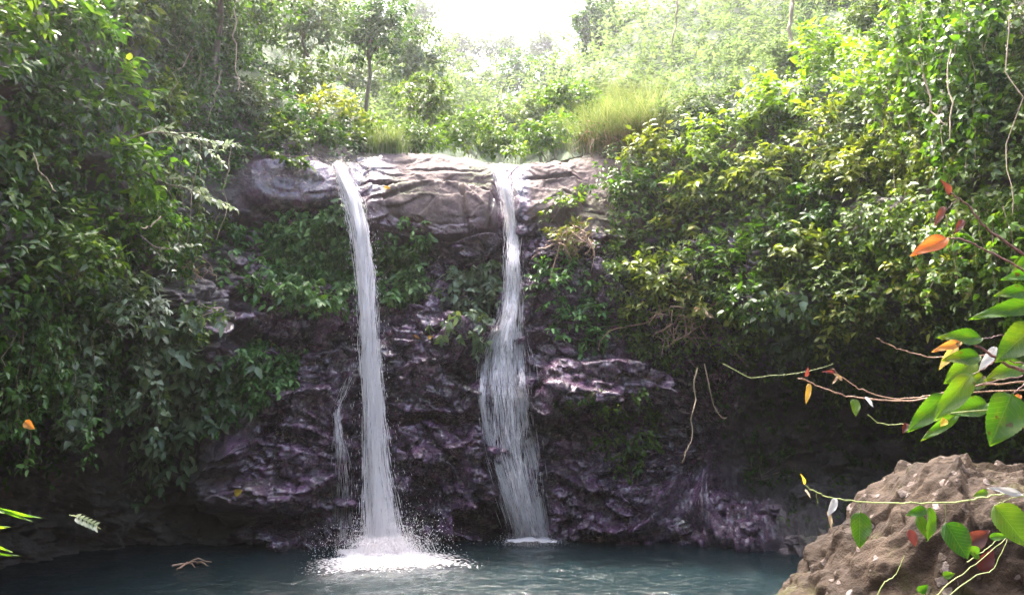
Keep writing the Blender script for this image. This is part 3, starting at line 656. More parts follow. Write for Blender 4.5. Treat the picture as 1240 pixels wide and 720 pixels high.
def grass(px, py, w_, h_, n, L, label, mat='grass', Y=None, lean=.4, name='grass_clump', dryn=0):
    g = G_(); P = []
    for i in range(n):
        x = px+g.uniform(-w_, w_)*g.uniform(.3, 1); y = py+g.uniform(-h_, h_)
        P.append(hit(x, y)[0] if Y is None else at(x, y, Y+g.normal(0, .15)))
    P = np.array(P); V = []; F_ = []; a = g.uniform(0, 6.28, n); ln = L*g.uniform(.5, 1.1, n); le = lean*g.uniform(.3, 1.6, n); d = np.stack([np.cos(a), np.sin(a)-.3, 0*a], 1)
    wd = np.stack([-np.sin(a), np.cos(a), 0*a], 1)*.011*(L**.5); k = 6
    for s in range(k):
        t = s/(k-1); p = P+np.array([0, 0, 1.])*(ln*(t-.42*le*t*t))[:, None]+d*(ln*le*t*t)[:, None]; w2 = (1-t)**.7+.04
        V += [p-wd*w2, p+wd*w2]
    V = np.array(V).transpose(1, 0, 2).reshape(-1, 3)
    for s in range(k-1): F_.append([2*s, 2*s+1, 2*s+3, 2*s+2])
    F_ = (np.arange(n)[:, None, None]*2*k+np.array(F_)[None]).reshape(-1, 4)
    rn = np.repeat(np.clip(g.beta(1.8, 2.2, n), 0, 1), 2*k)
    o = mesh_np(name, V, F_, M[mat], rnd=rn, loc=P.mean(0)); return tag(o, label, 'grass')
# ------------------------------------------------------------------ undergrowth that nobody could count (stuff)
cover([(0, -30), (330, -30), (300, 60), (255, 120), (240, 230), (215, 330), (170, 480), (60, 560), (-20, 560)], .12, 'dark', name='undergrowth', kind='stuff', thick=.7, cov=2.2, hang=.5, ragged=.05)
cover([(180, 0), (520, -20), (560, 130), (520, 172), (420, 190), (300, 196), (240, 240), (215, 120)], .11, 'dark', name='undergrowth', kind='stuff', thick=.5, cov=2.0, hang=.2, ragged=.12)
cover([(730, 190), (760, 90), (900, 40), (1060, -20), (1260, -20), (1260, 540), (1120, 540), (1000, 470), (900, 440), (800, 440), (760, 420), (720, 300), (745, 240)], .10, 'mid', name='undergrowth', kind='stuff', thick=.5, cov=3.6, hang=.25, ragged=.1)
cover([(430, 175), (500, 60), (560, 20), (700, 20), (820, 0), (1060, -30), (1000, 60), (880, 130), (760, 170), (640, 186), (600, 178), (560, 172)], .24, 'far', name='forest_floor', kind='stuff', thick=1.5, cov=4.5, grow=True, hang=-.4, ragged=.05, tm='simple')

cover([(425, 178), (500, 175), (590, 184), (630, 186), (720, 181), (740, 120), (430, 120)], .14, 'mid', name='forest_floor', kind='stuff', thick=.5, cov=5, hang=-.5, ragged=.0)
# ------------------------------------------------------------------ trees up the valley, farthest first
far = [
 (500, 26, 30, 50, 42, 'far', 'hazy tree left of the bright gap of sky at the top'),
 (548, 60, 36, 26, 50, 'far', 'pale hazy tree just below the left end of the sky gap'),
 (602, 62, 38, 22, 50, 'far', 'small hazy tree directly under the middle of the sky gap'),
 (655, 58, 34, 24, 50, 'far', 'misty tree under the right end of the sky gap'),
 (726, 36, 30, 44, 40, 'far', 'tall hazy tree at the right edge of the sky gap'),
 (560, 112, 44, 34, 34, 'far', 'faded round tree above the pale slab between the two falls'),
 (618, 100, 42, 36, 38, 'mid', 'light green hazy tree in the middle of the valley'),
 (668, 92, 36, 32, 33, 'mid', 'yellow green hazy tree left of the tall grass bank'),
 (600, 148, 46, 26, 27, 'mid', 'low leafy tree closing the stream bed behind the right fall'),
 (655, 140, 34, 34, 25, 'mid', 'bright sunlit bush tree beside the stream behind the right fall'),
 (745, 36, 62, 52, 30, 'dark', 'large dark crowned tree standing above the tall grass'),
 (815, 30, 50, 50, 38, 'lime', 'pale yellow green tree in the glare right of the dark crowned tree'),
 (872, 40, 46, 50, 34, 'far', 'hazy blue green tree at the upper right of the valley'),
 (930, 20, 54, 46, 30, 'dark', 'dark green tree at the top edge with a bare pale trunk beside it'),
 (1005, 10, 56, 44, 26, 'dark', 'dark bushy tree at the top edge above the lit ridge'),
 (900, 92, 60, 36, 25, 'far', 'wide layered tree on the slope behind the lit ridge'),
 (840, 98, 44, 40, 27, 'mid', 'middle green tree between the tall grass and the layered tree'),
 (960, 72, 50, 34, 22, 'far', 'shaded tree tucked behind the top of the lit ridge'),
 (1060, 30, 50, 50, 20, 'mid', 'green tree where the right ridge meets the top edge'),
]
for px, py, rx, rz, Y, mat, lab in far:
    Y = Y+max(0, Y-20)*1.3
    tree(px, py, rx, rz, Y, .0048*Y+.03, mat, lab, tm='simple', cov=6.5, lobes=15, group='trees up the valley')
mids = [
 (500, 78, 44, 52, 24, .14, 'grey', 'grey green tree leaning in from the left over the valley'),
 (448, 38, 60, 56, 20, .13, 'dark', 'dense dark tree at the top edge left of centre'),
 (370, 30, 62, 50, 18.5, .12, 'grey', 'dense grey leaved tree at the top edge above the left cliff'),
 (290, 24, 60, 50, 17, .11, 'dark', 'shadowed tree at the top edge above the dark hollow'),
 (520, 130, 44, 38, 21, .13, 'mid', 'leafy green tree above the slab between the falls'),
]
mids += [(262, -46, 130, 90, 14.6, .14, 'dark', 'big overhanging tree added over the top edge to shade the hollow'),  # added, mostly unseen crowns that cast shade into the left hollow
 (170, -40, 90, 70, 12.0, .12, 'dark', 'dark overhanging tree crown added over the top edge to shade the left wall')]
for px, py, rx, rz, Y, leaf, mat, lab in mids:
    tree(px, py, rx, rz, Y, leaf, mat, lab, tm='simple', cov=5, lobes=14)

# ------------------------------------------------------------------ shrubs on the left cliff top, above the left fall
B = [
 (430, 105, 54, 34, .13, 'grey', 'pale leaved shrub above the lip of the left waterfall'),
 (350, 105, 50, 36, .12, 'mid', 'rounded shrub on the cliff top left of the left waterfall'),
 (300, 130, 40, 34, .11, 'grey', 'drooping shrub at the left end of the cliff top'),
 (392, 150, 60, 26, .12, 'olive', 'spreading shrub with yellowish leaves overhanging the left fall'),
 (330, 172, 46, 20, .11, 'mid', 'low shrub draping over the dark rock left of the left fall'),
 (492, 118, 36, 34, .12, 'mid', 'bright shrub behind the small grass tuft on the slab'),
 (452, 96, 52, 34, .12, 'mid', 'leafy shrub in front of the dense dark tree above the left fall'),
 (385, 168, 44, 20, .11, 'mid', 'low shrub drooping over the lip of the left fall'),
 (350, 150, 44, 22, .11, 'dark', 'dark shrub between the rounded shrub and the dark rock'),
 (415, 140, 36, 24, .11, 'grey', 'small grey green shrub directly above the left fall'),
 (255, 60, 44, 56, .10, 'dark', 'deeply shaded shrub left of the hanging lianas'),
]
for px, py, rx, rz, leaf, mat, lab in B: bush(px, py, rx, rz, leaf, mat, lab)
for px, py, rx, rz, Y, leaf, mat, lab in [
 (505, 168, 44, 22, 18.5, .12, 'mid', 'low shrub on the far bank above the middle of the slab'),
 (565, 158, 44, 24, 19.5, .13, 'mid', 'sunlit low shrub beside the hidden stream'),
 (620, 166, 40, 24, 18.8, .12, 'mid', 'leafy shrub right behind the notch of the right fall'),
 (665, 162, 40, 26, 18.3, .12, 'mid', 'yellow green shrub left of the foot of the tall grass'),
 (700, 120, 50, 26, 21, .14, 'mid', 'bright shrub behind the tall grass'),
 (440, 160, 40, 18, 17, .12, 'mid', 'shrub just behind the lip of the left fall')]: bush(px, py, rx, rz, leaf, mat, lab, Y=Y, cov=5, tm='simple')
bush(545, 168, 26, 10, .09, 'bright', 'low bright green plant growing on the rim of the central slab', cat='plant', name='plant', tm='heart', k=5, lobes=6)
bush(618, 181, 26, 8, .09, 'mid', 'little green plant on the rim behind the top of the right fall', cat='plant', name='plant', Y=16.9, k=5, lobes=6)
bush(582, 178, 24, 9, .09, 'lime', 'yellow green ground plant beside the notch of the right fall', cat='plant', name='plant', tm='heart', k=5, lobes=6)
grass(470, 182, 30, 5, 900, .62, 'small tuft of upright green grass on the slab right of the left fall')
grass(728, 152, 84, 34, 7500, 1.15, 'big bank of tall sunlit grass above the right end of the slab', lean=.7)
grass(752, 178, 50, 14, 500, .6, 'dry straw coloured grass hanging over the rock under the tall grass', mat='dry', lean=.9)
grass(685, 160, 36, 16, 2200, 1.0, 'yellow green grass left of the tall grass bank', lean=.5)

# ------------------------------------------------------------------ left wall
B = [
 (40, 30, 80, 60, .10, 'dark', 'dark broad shrub filling the top left corner', None),
 (120, 20, 56, 50, .10, 'mid', 'green shrub at the top edge right of the corner shrub', ('lime', 14)),
 (200, 40, 44, 60, .08, 'dark', 'dark small leaved shrub hanging at the top left of centre', None),
 (30, 120, 64, 52, .09, 'dark', 'shaded shrub on the left edge below the corner', None),
 (112, 110, 40, 44, .13, 'bright', 'bright backlit shrub with long glossy leaves high on the left', ('lime', 6)),
 (170, 130, 34, 50, .08, 'mid', 'loose green shrub between the backlit shrub and the dark hollow', None),
 (40, 210, 60, 50, .10, 'mid', 'green shrub with scattered pale leaves on the left edge', ('pale', 14)),
 (128, 205, 50, 40, .11, 'bright', 'bright hanging shrub on the left with yellow tips', ('lime', 8)),
 (50, 300, 70, 56, .085, 'mid', 'dense fine leaved shrub midway down the left edge', None),
 (140, 290, 50, 50, .08, 'bright', 'sunlit fine leaved shrub bulging toward the falls', ('lime', 9)),
 (30, 395, 60, 56, .08, 'vine', 'cool green shrub low on the left edge', None),
 (110, 380, 56, 46, .085, 'grey', 'grey green shrub below the sunlit bulge', ('lime', 16)),
 (178, 372, 40, 40, .085, 'pale', 'pale glossy shrub at the tip of the left mass', None),
]
for px, py, rx, rz, leaf, mat, lab, acc in B: bush(px, py, rx, rz, leaf*1.4, mat, lab, accent=acc, off=.6, cov=3.2)
bush(2, 70, 52, 60, .12, 'dark', 'dark leafy shrub cut by the left edge just under the corner', Y=7.4, cov=3.4, base=np.array(at(-70, 40, 7.8)))
bush(14, -6, 50, 44, .12, 'mid', 'green shrub cut by the top left corner of the picture', Y=7.6, cov=3.4, base=np.array(at(-60, -10, 8.0)))
creeper(60, 440, 60, 70, .10, 'vine', 'hanging creeper with mid sized leaves at the lower left')
creeper(130, 450, 44, 80, .13, 'grey', 'hanging creeper with broad grey green leaves above the dark hollow', tm='heart', ns=18)
creeper(205, 90, 30, 90, .08, 'dark', 'thin dark creeper strands hanging beside the shaded hollow')
creeper(185, 250, 30, 70, .09, 'mid', 'creeper strands hanging behind the pale leaved branch', ns=18)
cover([(190, 380), (232, 380), (250, 430), (300, 440), (300, 470), (262, 520), (225, 570), (180, 590), (150, 540), (160, 440)], .2, 'grey', 'large leaved climbing vine spilling down the left rock above the dark hollow', thick=.5, k=5, cov=5, spread=.9)
cover([(275, 428), (320, 415), (365, 428), (362, 462), (330, 480), (300, 505), (262, 520), (250, 470)], .14, 'vine', 'climbing vine patch reaching right over the middle left rock', thick=.35, k=5, cov=10, spread=.9)
cover([(215, 365), (265, 368), (262, 400), (225, 410)], .10, 'mid', 'small leafy patch on the rock beside the pale glossy shrub', thick=.15, cov=3)
# vines on the recess behind the falls
cover([(322, 256), (420, 252), (438, 280), (436, 352), (400, 362), (330, 356), (312, 330), (330, 300)], .14, 'vine', 'dense climbing vine filling the recess left of the left waterfall', thick=.5, k=5, cov=20, spread=.8, ragged=.05)
cover([(262, 262), (300, 262), (326, 300), (318, 345), (280, 352), (262, 320)], .15, 'vine', 'brighter leafy vine at the left end of the recess', thick=.2, cov=3)
cover([(452, 284), (512, 284), (518, 330), (498, 362), (452, 362)], .14, 'vine', 'climbing vine patch just right of the left waterfall', thick=.5, k=5, cov=20, spread=.8, ragged=.05)
cover([(552, 318), (602, 310), (603, 380), (586, 404), (540, 396), (548, 360)], .17, 'grey', 'climbing vine of big pale leaves just left of the right waterfall', thick=.5, k=5, cov=10, spread=.8, ragged=.15)
cover([(516, 336), (548, 340), (540, 360), (520, 356)], .10, 'mid', 'small sparse vine between the two recess vines', thick=.1, cov=1.6)
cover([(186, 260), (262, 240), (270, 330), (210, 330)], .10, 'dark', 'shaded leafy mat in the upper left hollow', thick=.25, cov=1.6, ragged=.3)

# ------------------------------------------------------------------ right of the right fall
B = [
 (690, 268, 30, 22, .10, 'mid', 'round leafy bush on the rock right of the right fall', None),
 (695, 300, 26, 24, .09, 'olive', 'small brownish bush under the round leafy bush', ('dry', 5)),
 (672, 350, 42, 34, .10, 'vine', 'dense dark green bush on the rock edge beside the right fall', None),
 (700, 395, 48, 36, .10, 'vine', 'lower dense green bush above the protruding rock ledge', None),
 (765, 235, 44, 36, .10, 'dark', 'dark bush under the dry grass', None),
 (745, 330, 40, 40, .11, 'grey', 'grey green bush with long leaves right of the dense green bush', None),
 (800, 200, 46, 34, .10, 'olive', 'middle green bush right of the tall grass', None),
 (820, 275, 46, 36, .11, 'olive', 'yellowish bush in the middle of the right slope', ('lime', 9)),
 (800, 340, 48, 36, .11, 'olive', 'straw green bush above the tangle of dry stems', ('lime', 7)),
 (770, 385, 40, 30, .10, 'olive', 'spreading olive bush left of the tangle of dry stems', None),
 (870, 190, 50, 38, .11, 'lime', 'sunlit yellow green bush on the right slope near the ridge', None),
 (930, 150, 50, 40, .12, 'lime', 'bright sunlit bush on the lit ridge', None),
 (990, 100, 46, 44, .12, 'lime', 'tall bright bush at the top of the lit ridge', ('bright', 5)),
 (870, 245, 48, 36, .11, 'olive', 'green bush below the sunlit yellow green bush', ('lime', 10)),
 (935, 225, 46, 38, .11, 'olive', 'fresh green bush below the lit ridge', ('lime', 8)),
 (880, 310, 46, 34, .11, 'bright', 'bright green bush in the centre of the right slope', None),
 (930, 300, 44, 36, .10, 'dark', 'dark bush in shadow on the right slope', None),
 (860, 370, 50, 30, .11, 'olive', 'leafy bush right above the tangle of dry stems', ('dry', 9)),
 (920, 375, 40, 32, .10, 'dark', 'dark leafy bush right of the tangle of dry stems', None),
 (1000, 180, 50, 44, .11, 'olive', 'olive bush on the right slope below the tall bright bush', ('lime', 7)),
 (1050, 120, 46, 48, .11, 'lime', 'yellow green bush right of the tall bright bush', None),
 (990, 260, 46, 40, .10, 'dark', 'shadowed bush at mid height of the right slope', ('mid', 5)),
 (1045, 220, 46, 44, .10, 'olive', 'sun flecked bush left of the hanging curtain', ('lime', 7)),
 (985, 330, 46, 38, .11, 'olive', 'green bush above the rim of the overhang', ('lime', 9)),
 (1045, 310, 46, 42, .10, 'mid', 'fine leaved bush behind the orange leaf', ('lime', 8)),
 (1000, 395, 48, 34, .10, 'olive', 'light bush on the lower rim of the overhang', ('lime', 7)),
 (1065, 380, 46, 40, .09, 'olive', 'brownish twiggy bush low on the right', ('dry', 5)),
 (1120, 340, 50, 50, .09, 'olive', 'shaded small leaved bush behind the foreground branches', ('dry', 9)),
 (1190, 330, 56, 56, .09, 'olive', 'bush with brown and green leaves near the right edge', ('dry', 6)),
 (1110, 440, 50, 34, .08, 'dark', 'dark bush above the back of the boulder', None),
]
for px, py, rx, rz, leaf, mat, lab, acc in B: bush(px, py, rx, rz, leaf*1.4, mat, lab, accent=acc, off=.5, cov=3.)
cover([(930, 355), (985, 360), (985, 430), (940, 432), (915, 400)], .17, 'grey', 'vine with big heart shaped leaves on the overhang rim', tm='heart', thick=.3, k=3, cov=2.4)
cover([(725, 490), (790, 470), (800, 500), (785, 560), (755, 592), (730, 560), (715, 520)], .11, 'mid', 'leafy patch on the lower rock right of the right fall', thick=.2, cov=2.2)
cover([(668, 480), (720, 470), (730, 490), (690, 500)], .08, 'dark', 'thin moss and leaves in the crack under the ledge', thick=.06, cov=1.6)
cover([(905, 545), (945, 540), (950, 580), (905, 585)], .08, 'dark', 'small dark plant patch in the right hollow', thick=.15, cov=1.8)
creeper(1085, 70, 40, 80, .085, 'bright', 'hanging curtain of small round bright leaves at the upper right', tm='round', ns=30, off=.5, accent=('lime', 4))
creeper(1150, 90, 40, 100, .10, 'bright', 'hanging curtain of larger leaves left of the dark edge curtain', tm='round', ns=26, off=.8)
creeper(1215, 110, 36, 120, .10, 'dark', 'dark leafy curtain along the right edge', tm='heart', ns=34, off=.9, accent=('bright', 5))
creeper(1125, 210, 50, 60, .085, 'olive', 'yellow green creeper strands below the round leaved curtain', ns=26, off=.5, accent=('lime', 3))
creeper(1205, 270, 40, 60, .09, 'mid', 'green leafy strands at the right edge under the dark curtain', tm='heart', ns=18, off=.7, accent=('bright', 4))
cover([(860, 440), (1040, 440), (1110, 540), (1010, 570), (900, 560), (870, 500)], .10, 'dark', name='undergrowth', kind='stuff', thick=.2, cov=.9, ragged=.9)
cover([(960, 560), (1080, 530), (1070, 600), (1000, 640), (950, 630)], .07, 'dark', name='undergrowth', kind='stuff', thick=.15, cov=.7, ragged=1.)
# ------------------------------------------------------------------ boulder in the right foreground
def boulder():
    g = G_(); n, m_ = 420, 300; Y = 4.2; s = Y/F
    c = at(1268, 856, Y); a = 318*s; h = 285*s
    th = np.linspace(0, 2*math.pi, n, endpoint=False); ph = np.linspace(-math.pi/2, math.pi/2, m_)
    TH, PH = np.meshgrid(th, ph, indexing='ij')
    d = np.stack([np.cos(TH)*np.cos(PH), np.sin(TH)*np.cos(PH), np.sin(PH)], -1).reshape(-1, 3)
    pw = 2.2; r = (np.abs(d[:, 0])**pw+np.abs(d[:, 1])**pw+np.abs(d[:, 2])**pw)**(-1/pw); P = d*r[:, None]
    xq = np.clip(P[:, 0], -.999, .999); zr = np.where(P[:, 2] > 0, np.interp(xq*345, [-345, -317, -250, -205, -180, -130, -100, -20, 160, 345], [60, 100, 150, 190, 218, 256, 268, 284, 276, 60])/290/(1-np.abs(xq)**pw)**(1/pw), 1)
    P[:, 2] *= np.minimum(zr, 1.6)
    hb, cb = blocks(P*1.5+5, 201); h2, c2 = blocks(P*4.2, 221); h3, c3 = blocks(P*12+P[:, [2, 0, 1]]*1.5, 241)
    D_ = .06*(hb-.5)+.03*(h2-.5)+.045*fbm(P*2.2, 5, 250, .6)+.016*fbm(P*11, 4, 260, .6)
    D_ += .035*np.clip(c3-.12, 0, .35)*(h3 > .62)-.02*(h3 < .12)*np.clip(c3, 0, .4)-.012*np.exp(-(c2/.05)**2)*(vnoise(P*2) > 0)
    for px_, py_, rr, am in ((1068, 650, .06, -.10), (1140, 700, .16, -.16), (1135, 590, .07, -.05), (1000, 690, .05, -.07), (1230, 690, .18, -.12)):
        q_ = np.array(at(px_, py_, 3.45)); Q = np.array(c)+P*np.array([a, .95, h]); D_ += am*np.exp(-((np.linalg.norm((Q-q_)*np.array([1, .5, 1]), axis=1))/rr)**2)
    V = P*(1+D_)[:, None]*np.array([a, .95, h])+np.array(c)
    ii, jj = np.meshgrid(np.arange(n), np.arange(m_-1), indexing='ij'); q = ii*m_+jj; q2 = ((ii+1) % n)*m_+jj
    m, nt, b = newmat('conglomerate'); pos = mapped(nt, (1, 1, 1))
    n1 = noise(nt, 3, 7, .65, pos, .5); n2 = noise(nt, 38, 6, .7, pos)
    base = ramp(nt, n1, [(.3, (.006, .004, .0028)), (.5, (.026, .017, .011)), (.72, (.058, .041, .028))])
    vo = node(nt, 'ShaderNodeTexVoronoi'); vo.inputs['Scale'].default_value = 17; vo.inputs['Randomness'].default_value = 1
    dv_ = nt.nodes.new('ShaderNodeVectorMath'); dv_.operation = 'ADD'; nz_ = nt.nodes.new('ShaderNodeTexNoise'); nz_.inputs['Scale'].default_value = 9
    nt.links.new(pos, nz_.inputs['Vector']); sc_ = nt.nodes.new('ShaderNodeVectorMath'); sc_.operation = 'SCALE'; sc_.inputs[3].default_value = .12
    nt.links.new(nz_.outputs[1], sc_.inputs[0]); nt.links.new(pos, dv_.inputs[0]); nt.links.new(sc_.outputs[0], dv_.inputs[1]); nt.links.new(dv_.outputs[0], vo.inputs['Vector'])
    spc = node(nt, 'ShaderNodeSeparateColor'); nt.links.new(vo.outputs['Color'], spc.inputs[0])
    cl = math_(nt, 'MULTIPLY', maprange(nt, spc.outputs[0], .68, .72), maprange(nt, vo.outputs['Distance'], .32, .42, 1., 0.))
    base = mixc(nt, math_(nt, 'MULTIPLY', cl, .85), base, mixc(nt, spc.outputs[1], (.05, .038, .03), (.17, .14, .13)))
    base = mixc(nt, maprange(nt, n2, .56, .68, 0., .7), base, (.05, .035, .03))
    gm = noise(nt, 2.1, 5, .7, pos); base = mixc(nt, maprange(nt, gm, .54, .68, 0., .5), base, (.05, .052, .014))
    nt.links.new(base, b.inputs['Base Color']); b.inputs['Roughness'].default_value = .7; b.inputs['Specular IOR Level'].default_value = .12
    nt.links.new(bump(nt, cl, .6, .02, bump(nt, n2, .9, .02, bump(nt, n1, .5, .06))), b.inputs['Normal'])
    o = mesh_np('boulder', V, np.stack([q, q2, q2+1, q+1], -1).reshape(-1, 4), m, smooth=True, loc=(c.x, c.y, c.z-h))
    tag(o, 'large rough brown boulder studded with pale pebbles in the lower right corner', 'boulder'); return o
bould = boulder()
# wet stones along the right bank
def stone(px, py, rpx, label, sq=.6, k=0):
    g = G_(); l, n_ = hit(px, py); r = rpx*l.y/F; n, m_ = 60, 40
    th = np.linspace(0, 2*math.pi, n, endpoint=False); ph = np.linspace(-math.pi/2, math.pi/2, m_); TH, PH = np.meshgrid(th, ph, indexing='ij')
    P = np.stack([np.cos(TH)*np.cos(PH), np.sin(TH)*np.cos(PH), np.sin(PH)], -1).reshape(-1, 3)
    h_, c_ = blocks(P*1.3+k*3.1, 300+k); P = P*(1+.4*(h_-.5)+.12*fbm(P*2+k, 4, 310))[:, None]*np.array([r, r*.8, r*sq])
    ii, jj = np.meshgrid(np.arange(n), np.arange(m_-1), indexing='ij'); q = ii*m_+jj; q2 = ((ii+1) % n)*m_+jj
    tag(mesh_np('stone', P+np.array(l)+np.array([0, 0, r*.15]), np.stack([q, q2, q2+1, q+1], -1).reshape(-1, 4), M['rock'], smooth=True, loc=l), label, 'rock', 'rocks on the right bank')
for k, (px, py, r_, lab) in enumerate([
 (868, 612, 22, 'wet dark rock at the foot of the right hollow'), (905, 640, 14, 'small wet rock on the right bank near the water'),
 (960, 655, 10, 'little stone at the water line beside the boulder'), (935, 618, 16, 'rounded rock in the shade of the right hollow'),
 (985, 600, 20, 'rock half hidden behind the edge of the boulder'), (820, 640, 16, 'wet rock in the corner left of the right bank'),
 (1010, 560, 18, 'mossy rock above the bank behind the boulder'), (1085, 545, 24, 'pale rock just behind the top of the boulder')]): stone(px, py, r_, lab, k=k)

# ------------------------------------------------------------------ foreground branches with large leaves
def bigleaf(base, tip, width, Y, mat, parent, curl=.12, roll=0, Y2=None, name='leaf', serr=.03, shape=1.):
    """base, tip in the picture, width in px; a toothed blade with a folded midrib"""
    s = Y/F; b_ = np.array(at(*base, Y)); t_ = np.array(at(*tip, Y2 or Y-.02)); L = np.linalg.norm(t_-b_); d = (t_-b_)/L
    toward = np.array([math.sin(roll), -math.cos(roll), .25]); z = nrm(toward-d*np.dot(toward, d)); y = np.cross(z, d); wd = width*s*.5
    nu_, nv_ = 29, 9; V = []; uv = []
    for i in range(nu_):
        t = i/(nu_-1); pr = (math.sin(math.pi*t**(.72*shape))**.8)*(1-.25*t) if 0 < t < 1 else 0
        pr = pr*wd*(1+(serr if i % 2 else -serr))*1.12
        for j in range(nv_):
            v = (j/(nv_-1)-.5)*2
            V.append(b_+d*L*t+y*pr*v+z*(abs(v)**1.3*pr*.35-curl*L*t*t+.03*L*math.sin(t*9+v*2)*abs(v))); uv.append((t, .5+.5*v*max(pr/wd, .05)))
    ii, jj = np.meshgrid(np.arange(nu_-1), np.arange(nv_-1), indexing='ij'); q = ii*nv_+jj
    r = np.full(len(V), rng.random())
    return mesh_np(name, V, np.stack([q, q+nv_, q+nv_+1, q+1], -1).reshape(-1, 4), M[mat], parent, True, r, uv)
def twig(pts, Y, r0, r1, parent, mat, name='stem', dY=0):
    g = G_(); n = len(pts); P = np.array([list(at(a, b_, 2.1 if a > 1340 else Y+dY*i/(n-1))) for i, (a, b_) in enumerate(pts)])
    t = np.linspace(0, n-1.001, n*5); Q = cr(P, t)+g.normal(0, .0012, (n*5, 3))
    v, f, _ = tube(Q, r0*.8, r1*.8, 7); return mesh_np(name, v, f, M[mat], parent, True)
def branch(label, pts, Y, r0, r1, mat, lv, extra=(), dY=0, cat='branch'):
    y0 = pts[0][1]; pts = ([(1345, y0+6)] if pts[0][0] > 1210 else [(1345, y0-16), (1255, y0-7)])+list(pts)   # all spring from the sapling
    e = empty('branch', at(*pts[0], Y), label, cat); twig(pts, Y, r0, r1, e, mat, dY=dY)
    for p, rr in extra: twig(p, Y, rr, rr*.5, e, mat, 'side_twig')
    for l in lv: bigleaf(l[0], l[1], l[2], l[3] if len(l) > 3 else Y, l[4] if len(l) > 4 else 'bigleaf', e, *(l[5:]))
    return e
branch('bare reddish branch with a pink leaf at its tip and small red leaves', [(1300, 352), (1240, 308), (1198, 279), (1170, 247), (1148, 232)], 2.1, .006, .0025, 'twigdark',
  [((1151, 236), (1141, 217), 10, 2.1, 'red'), ((1143, 250), (1133, 273), 9, 2.1, 'red'), ((1166, 266), (1158, 281), 9, 2.1, 'red')], [([(1160, 240), (1148, 252), (1143, 256)], .0015)])
branch('bare dark branch ending in one big orange leaf', [(1300, 360), (1240, 328), (1200, 306), (1168, 291), (1147, 288)], 2.0, .005, .002, 'twigdark', [((1147, 288), (1105, 307), 19, 2.0, 'orange', .1)])
branch('leafy branch with the largest green leaves and a small orange leaf at the right edge', [(1330, 470), (1240, 449), (1208, 434), (1185, 420), (1165, 413)], 1.9, .007, .003, 'twigdark',
  [((1189, 409), (1137, 407), 20, 1.9, 'bigleaf', .05), ((1164, 414), (1131, 424), 11, 1.88, 'orange', .1), ((1187, 431), (1142, 435), 20, 1.95, 'bigleaf', .05),
   ((1180, 436), (1146, 462), 26, 2.0), ((1176, 453), (1132, 509), 27, 1.88, 'bigleaf', .05), ((1146, 478), (1100, 522), 26, 1.95, 'bigleaf', .06), ((1192, 455), (1160, 470), 24, 2.02),
   ((1225, 477), (1199, 540), 46, 1.8, 'bigleaf', .03), ((1252, 395), (1207, 437), 38, 1.85, 'bigleaf', .05), ((1196, 488), (1152, 500), 24, 2.05), ((1240, 440), (1196, 458), 22, 2.0), ((1160, 500), (1118, 532), 14, 2.1),
   ((1158, 418), (1139, 446), 12, 1.98, 'yellow', .1), ((1206, 420), (1187, 448), 12, 1.98, 'white', .1), ((1236, 478), (1222, 489), 8, 1.95, 'orange'), ((1250, 500), (1206, 508), 22, 2.1)],
  [([(1208, 434), (1192, 446), (1176, 453)], .002), ([(1250, 460), (1235, 470), (1225, 477)], .003), ([(1185, 420), (1186, 412), (1206, 407), (1222, 406)], .002), ([(1240, 455), (1200, 462), (1170, 470), (1146, 478)], .002), ([(1300, 440), (1240, 440), (1215, 434)], .003)])
branch('green leafed branch reaching in from the right edge above the dark branch', [(1330, 330), (1270, 345), (1240, 352)], 2.3, .005, .003, 'twigdark',
  [((1246, 352), (1206, 356), 18, 2.3, 'bigleaf', .1), ((1262, 366), (1180, 382), 22, 2.3, 'bigleaf', .12), ((1256, 330), (1216, 336), 16, 2.3), ((1250, 310), (1228, 330), 16, 2.4, 'bigleaf')])
branch('long thin leafless twig reaching left with a bud at its tip', [(1170, 468), (1140, 476), (1110, 484), (1070, 485), (1025, 479), (990, 467), (970, 457)], 2.0, .003, .0018, 'twig',
  [((980, 464), (977, 488), 7, 2.0, 'yellow'), ((1034, 483), (1037, 503), 12, 2.0, 'bigleaf'), ((976, 456), (979, 445), 5, 2.0, 'red'), ((1048, 480), (1058, 492), 5, 2.0, 'white')], [([(974, 459), (966, 458)], .0022)])
branch('short forked twig with red buds just above the long twig', [(1140, 477), (1110, 481), (1075, 482), (1045, 472), (1024, 460), (1008, 446)], 2.02, .0025, .0015, 'twig',
  [((1012, 451), (997, 449), 4, 2.02, 'red'), ((1020, 460), (1011, 452), 5, 2.02, 'dry'), ((1014, 456), (1009, 464), 3, 2.02, 'dry')])
branch('short bare reddish twig left of the small orange leaf', [(1136, 432), (1110, 428), (1085, 421), (1062, 409)], 2.02, .0022, .0014, 'twig', [])
branch('low crooked pale twig under the long twig', [(1150, 500), (1135, 508), (1110, 514), (1066, 512), (1050, 501)], 2.0, .0024, .0015, 'greenstem', [((1145, 507), (1140, 515), 9, 2.0, 'yellow'), ((1098, 512), (1094, 524), 8, 2.0, 'red')])
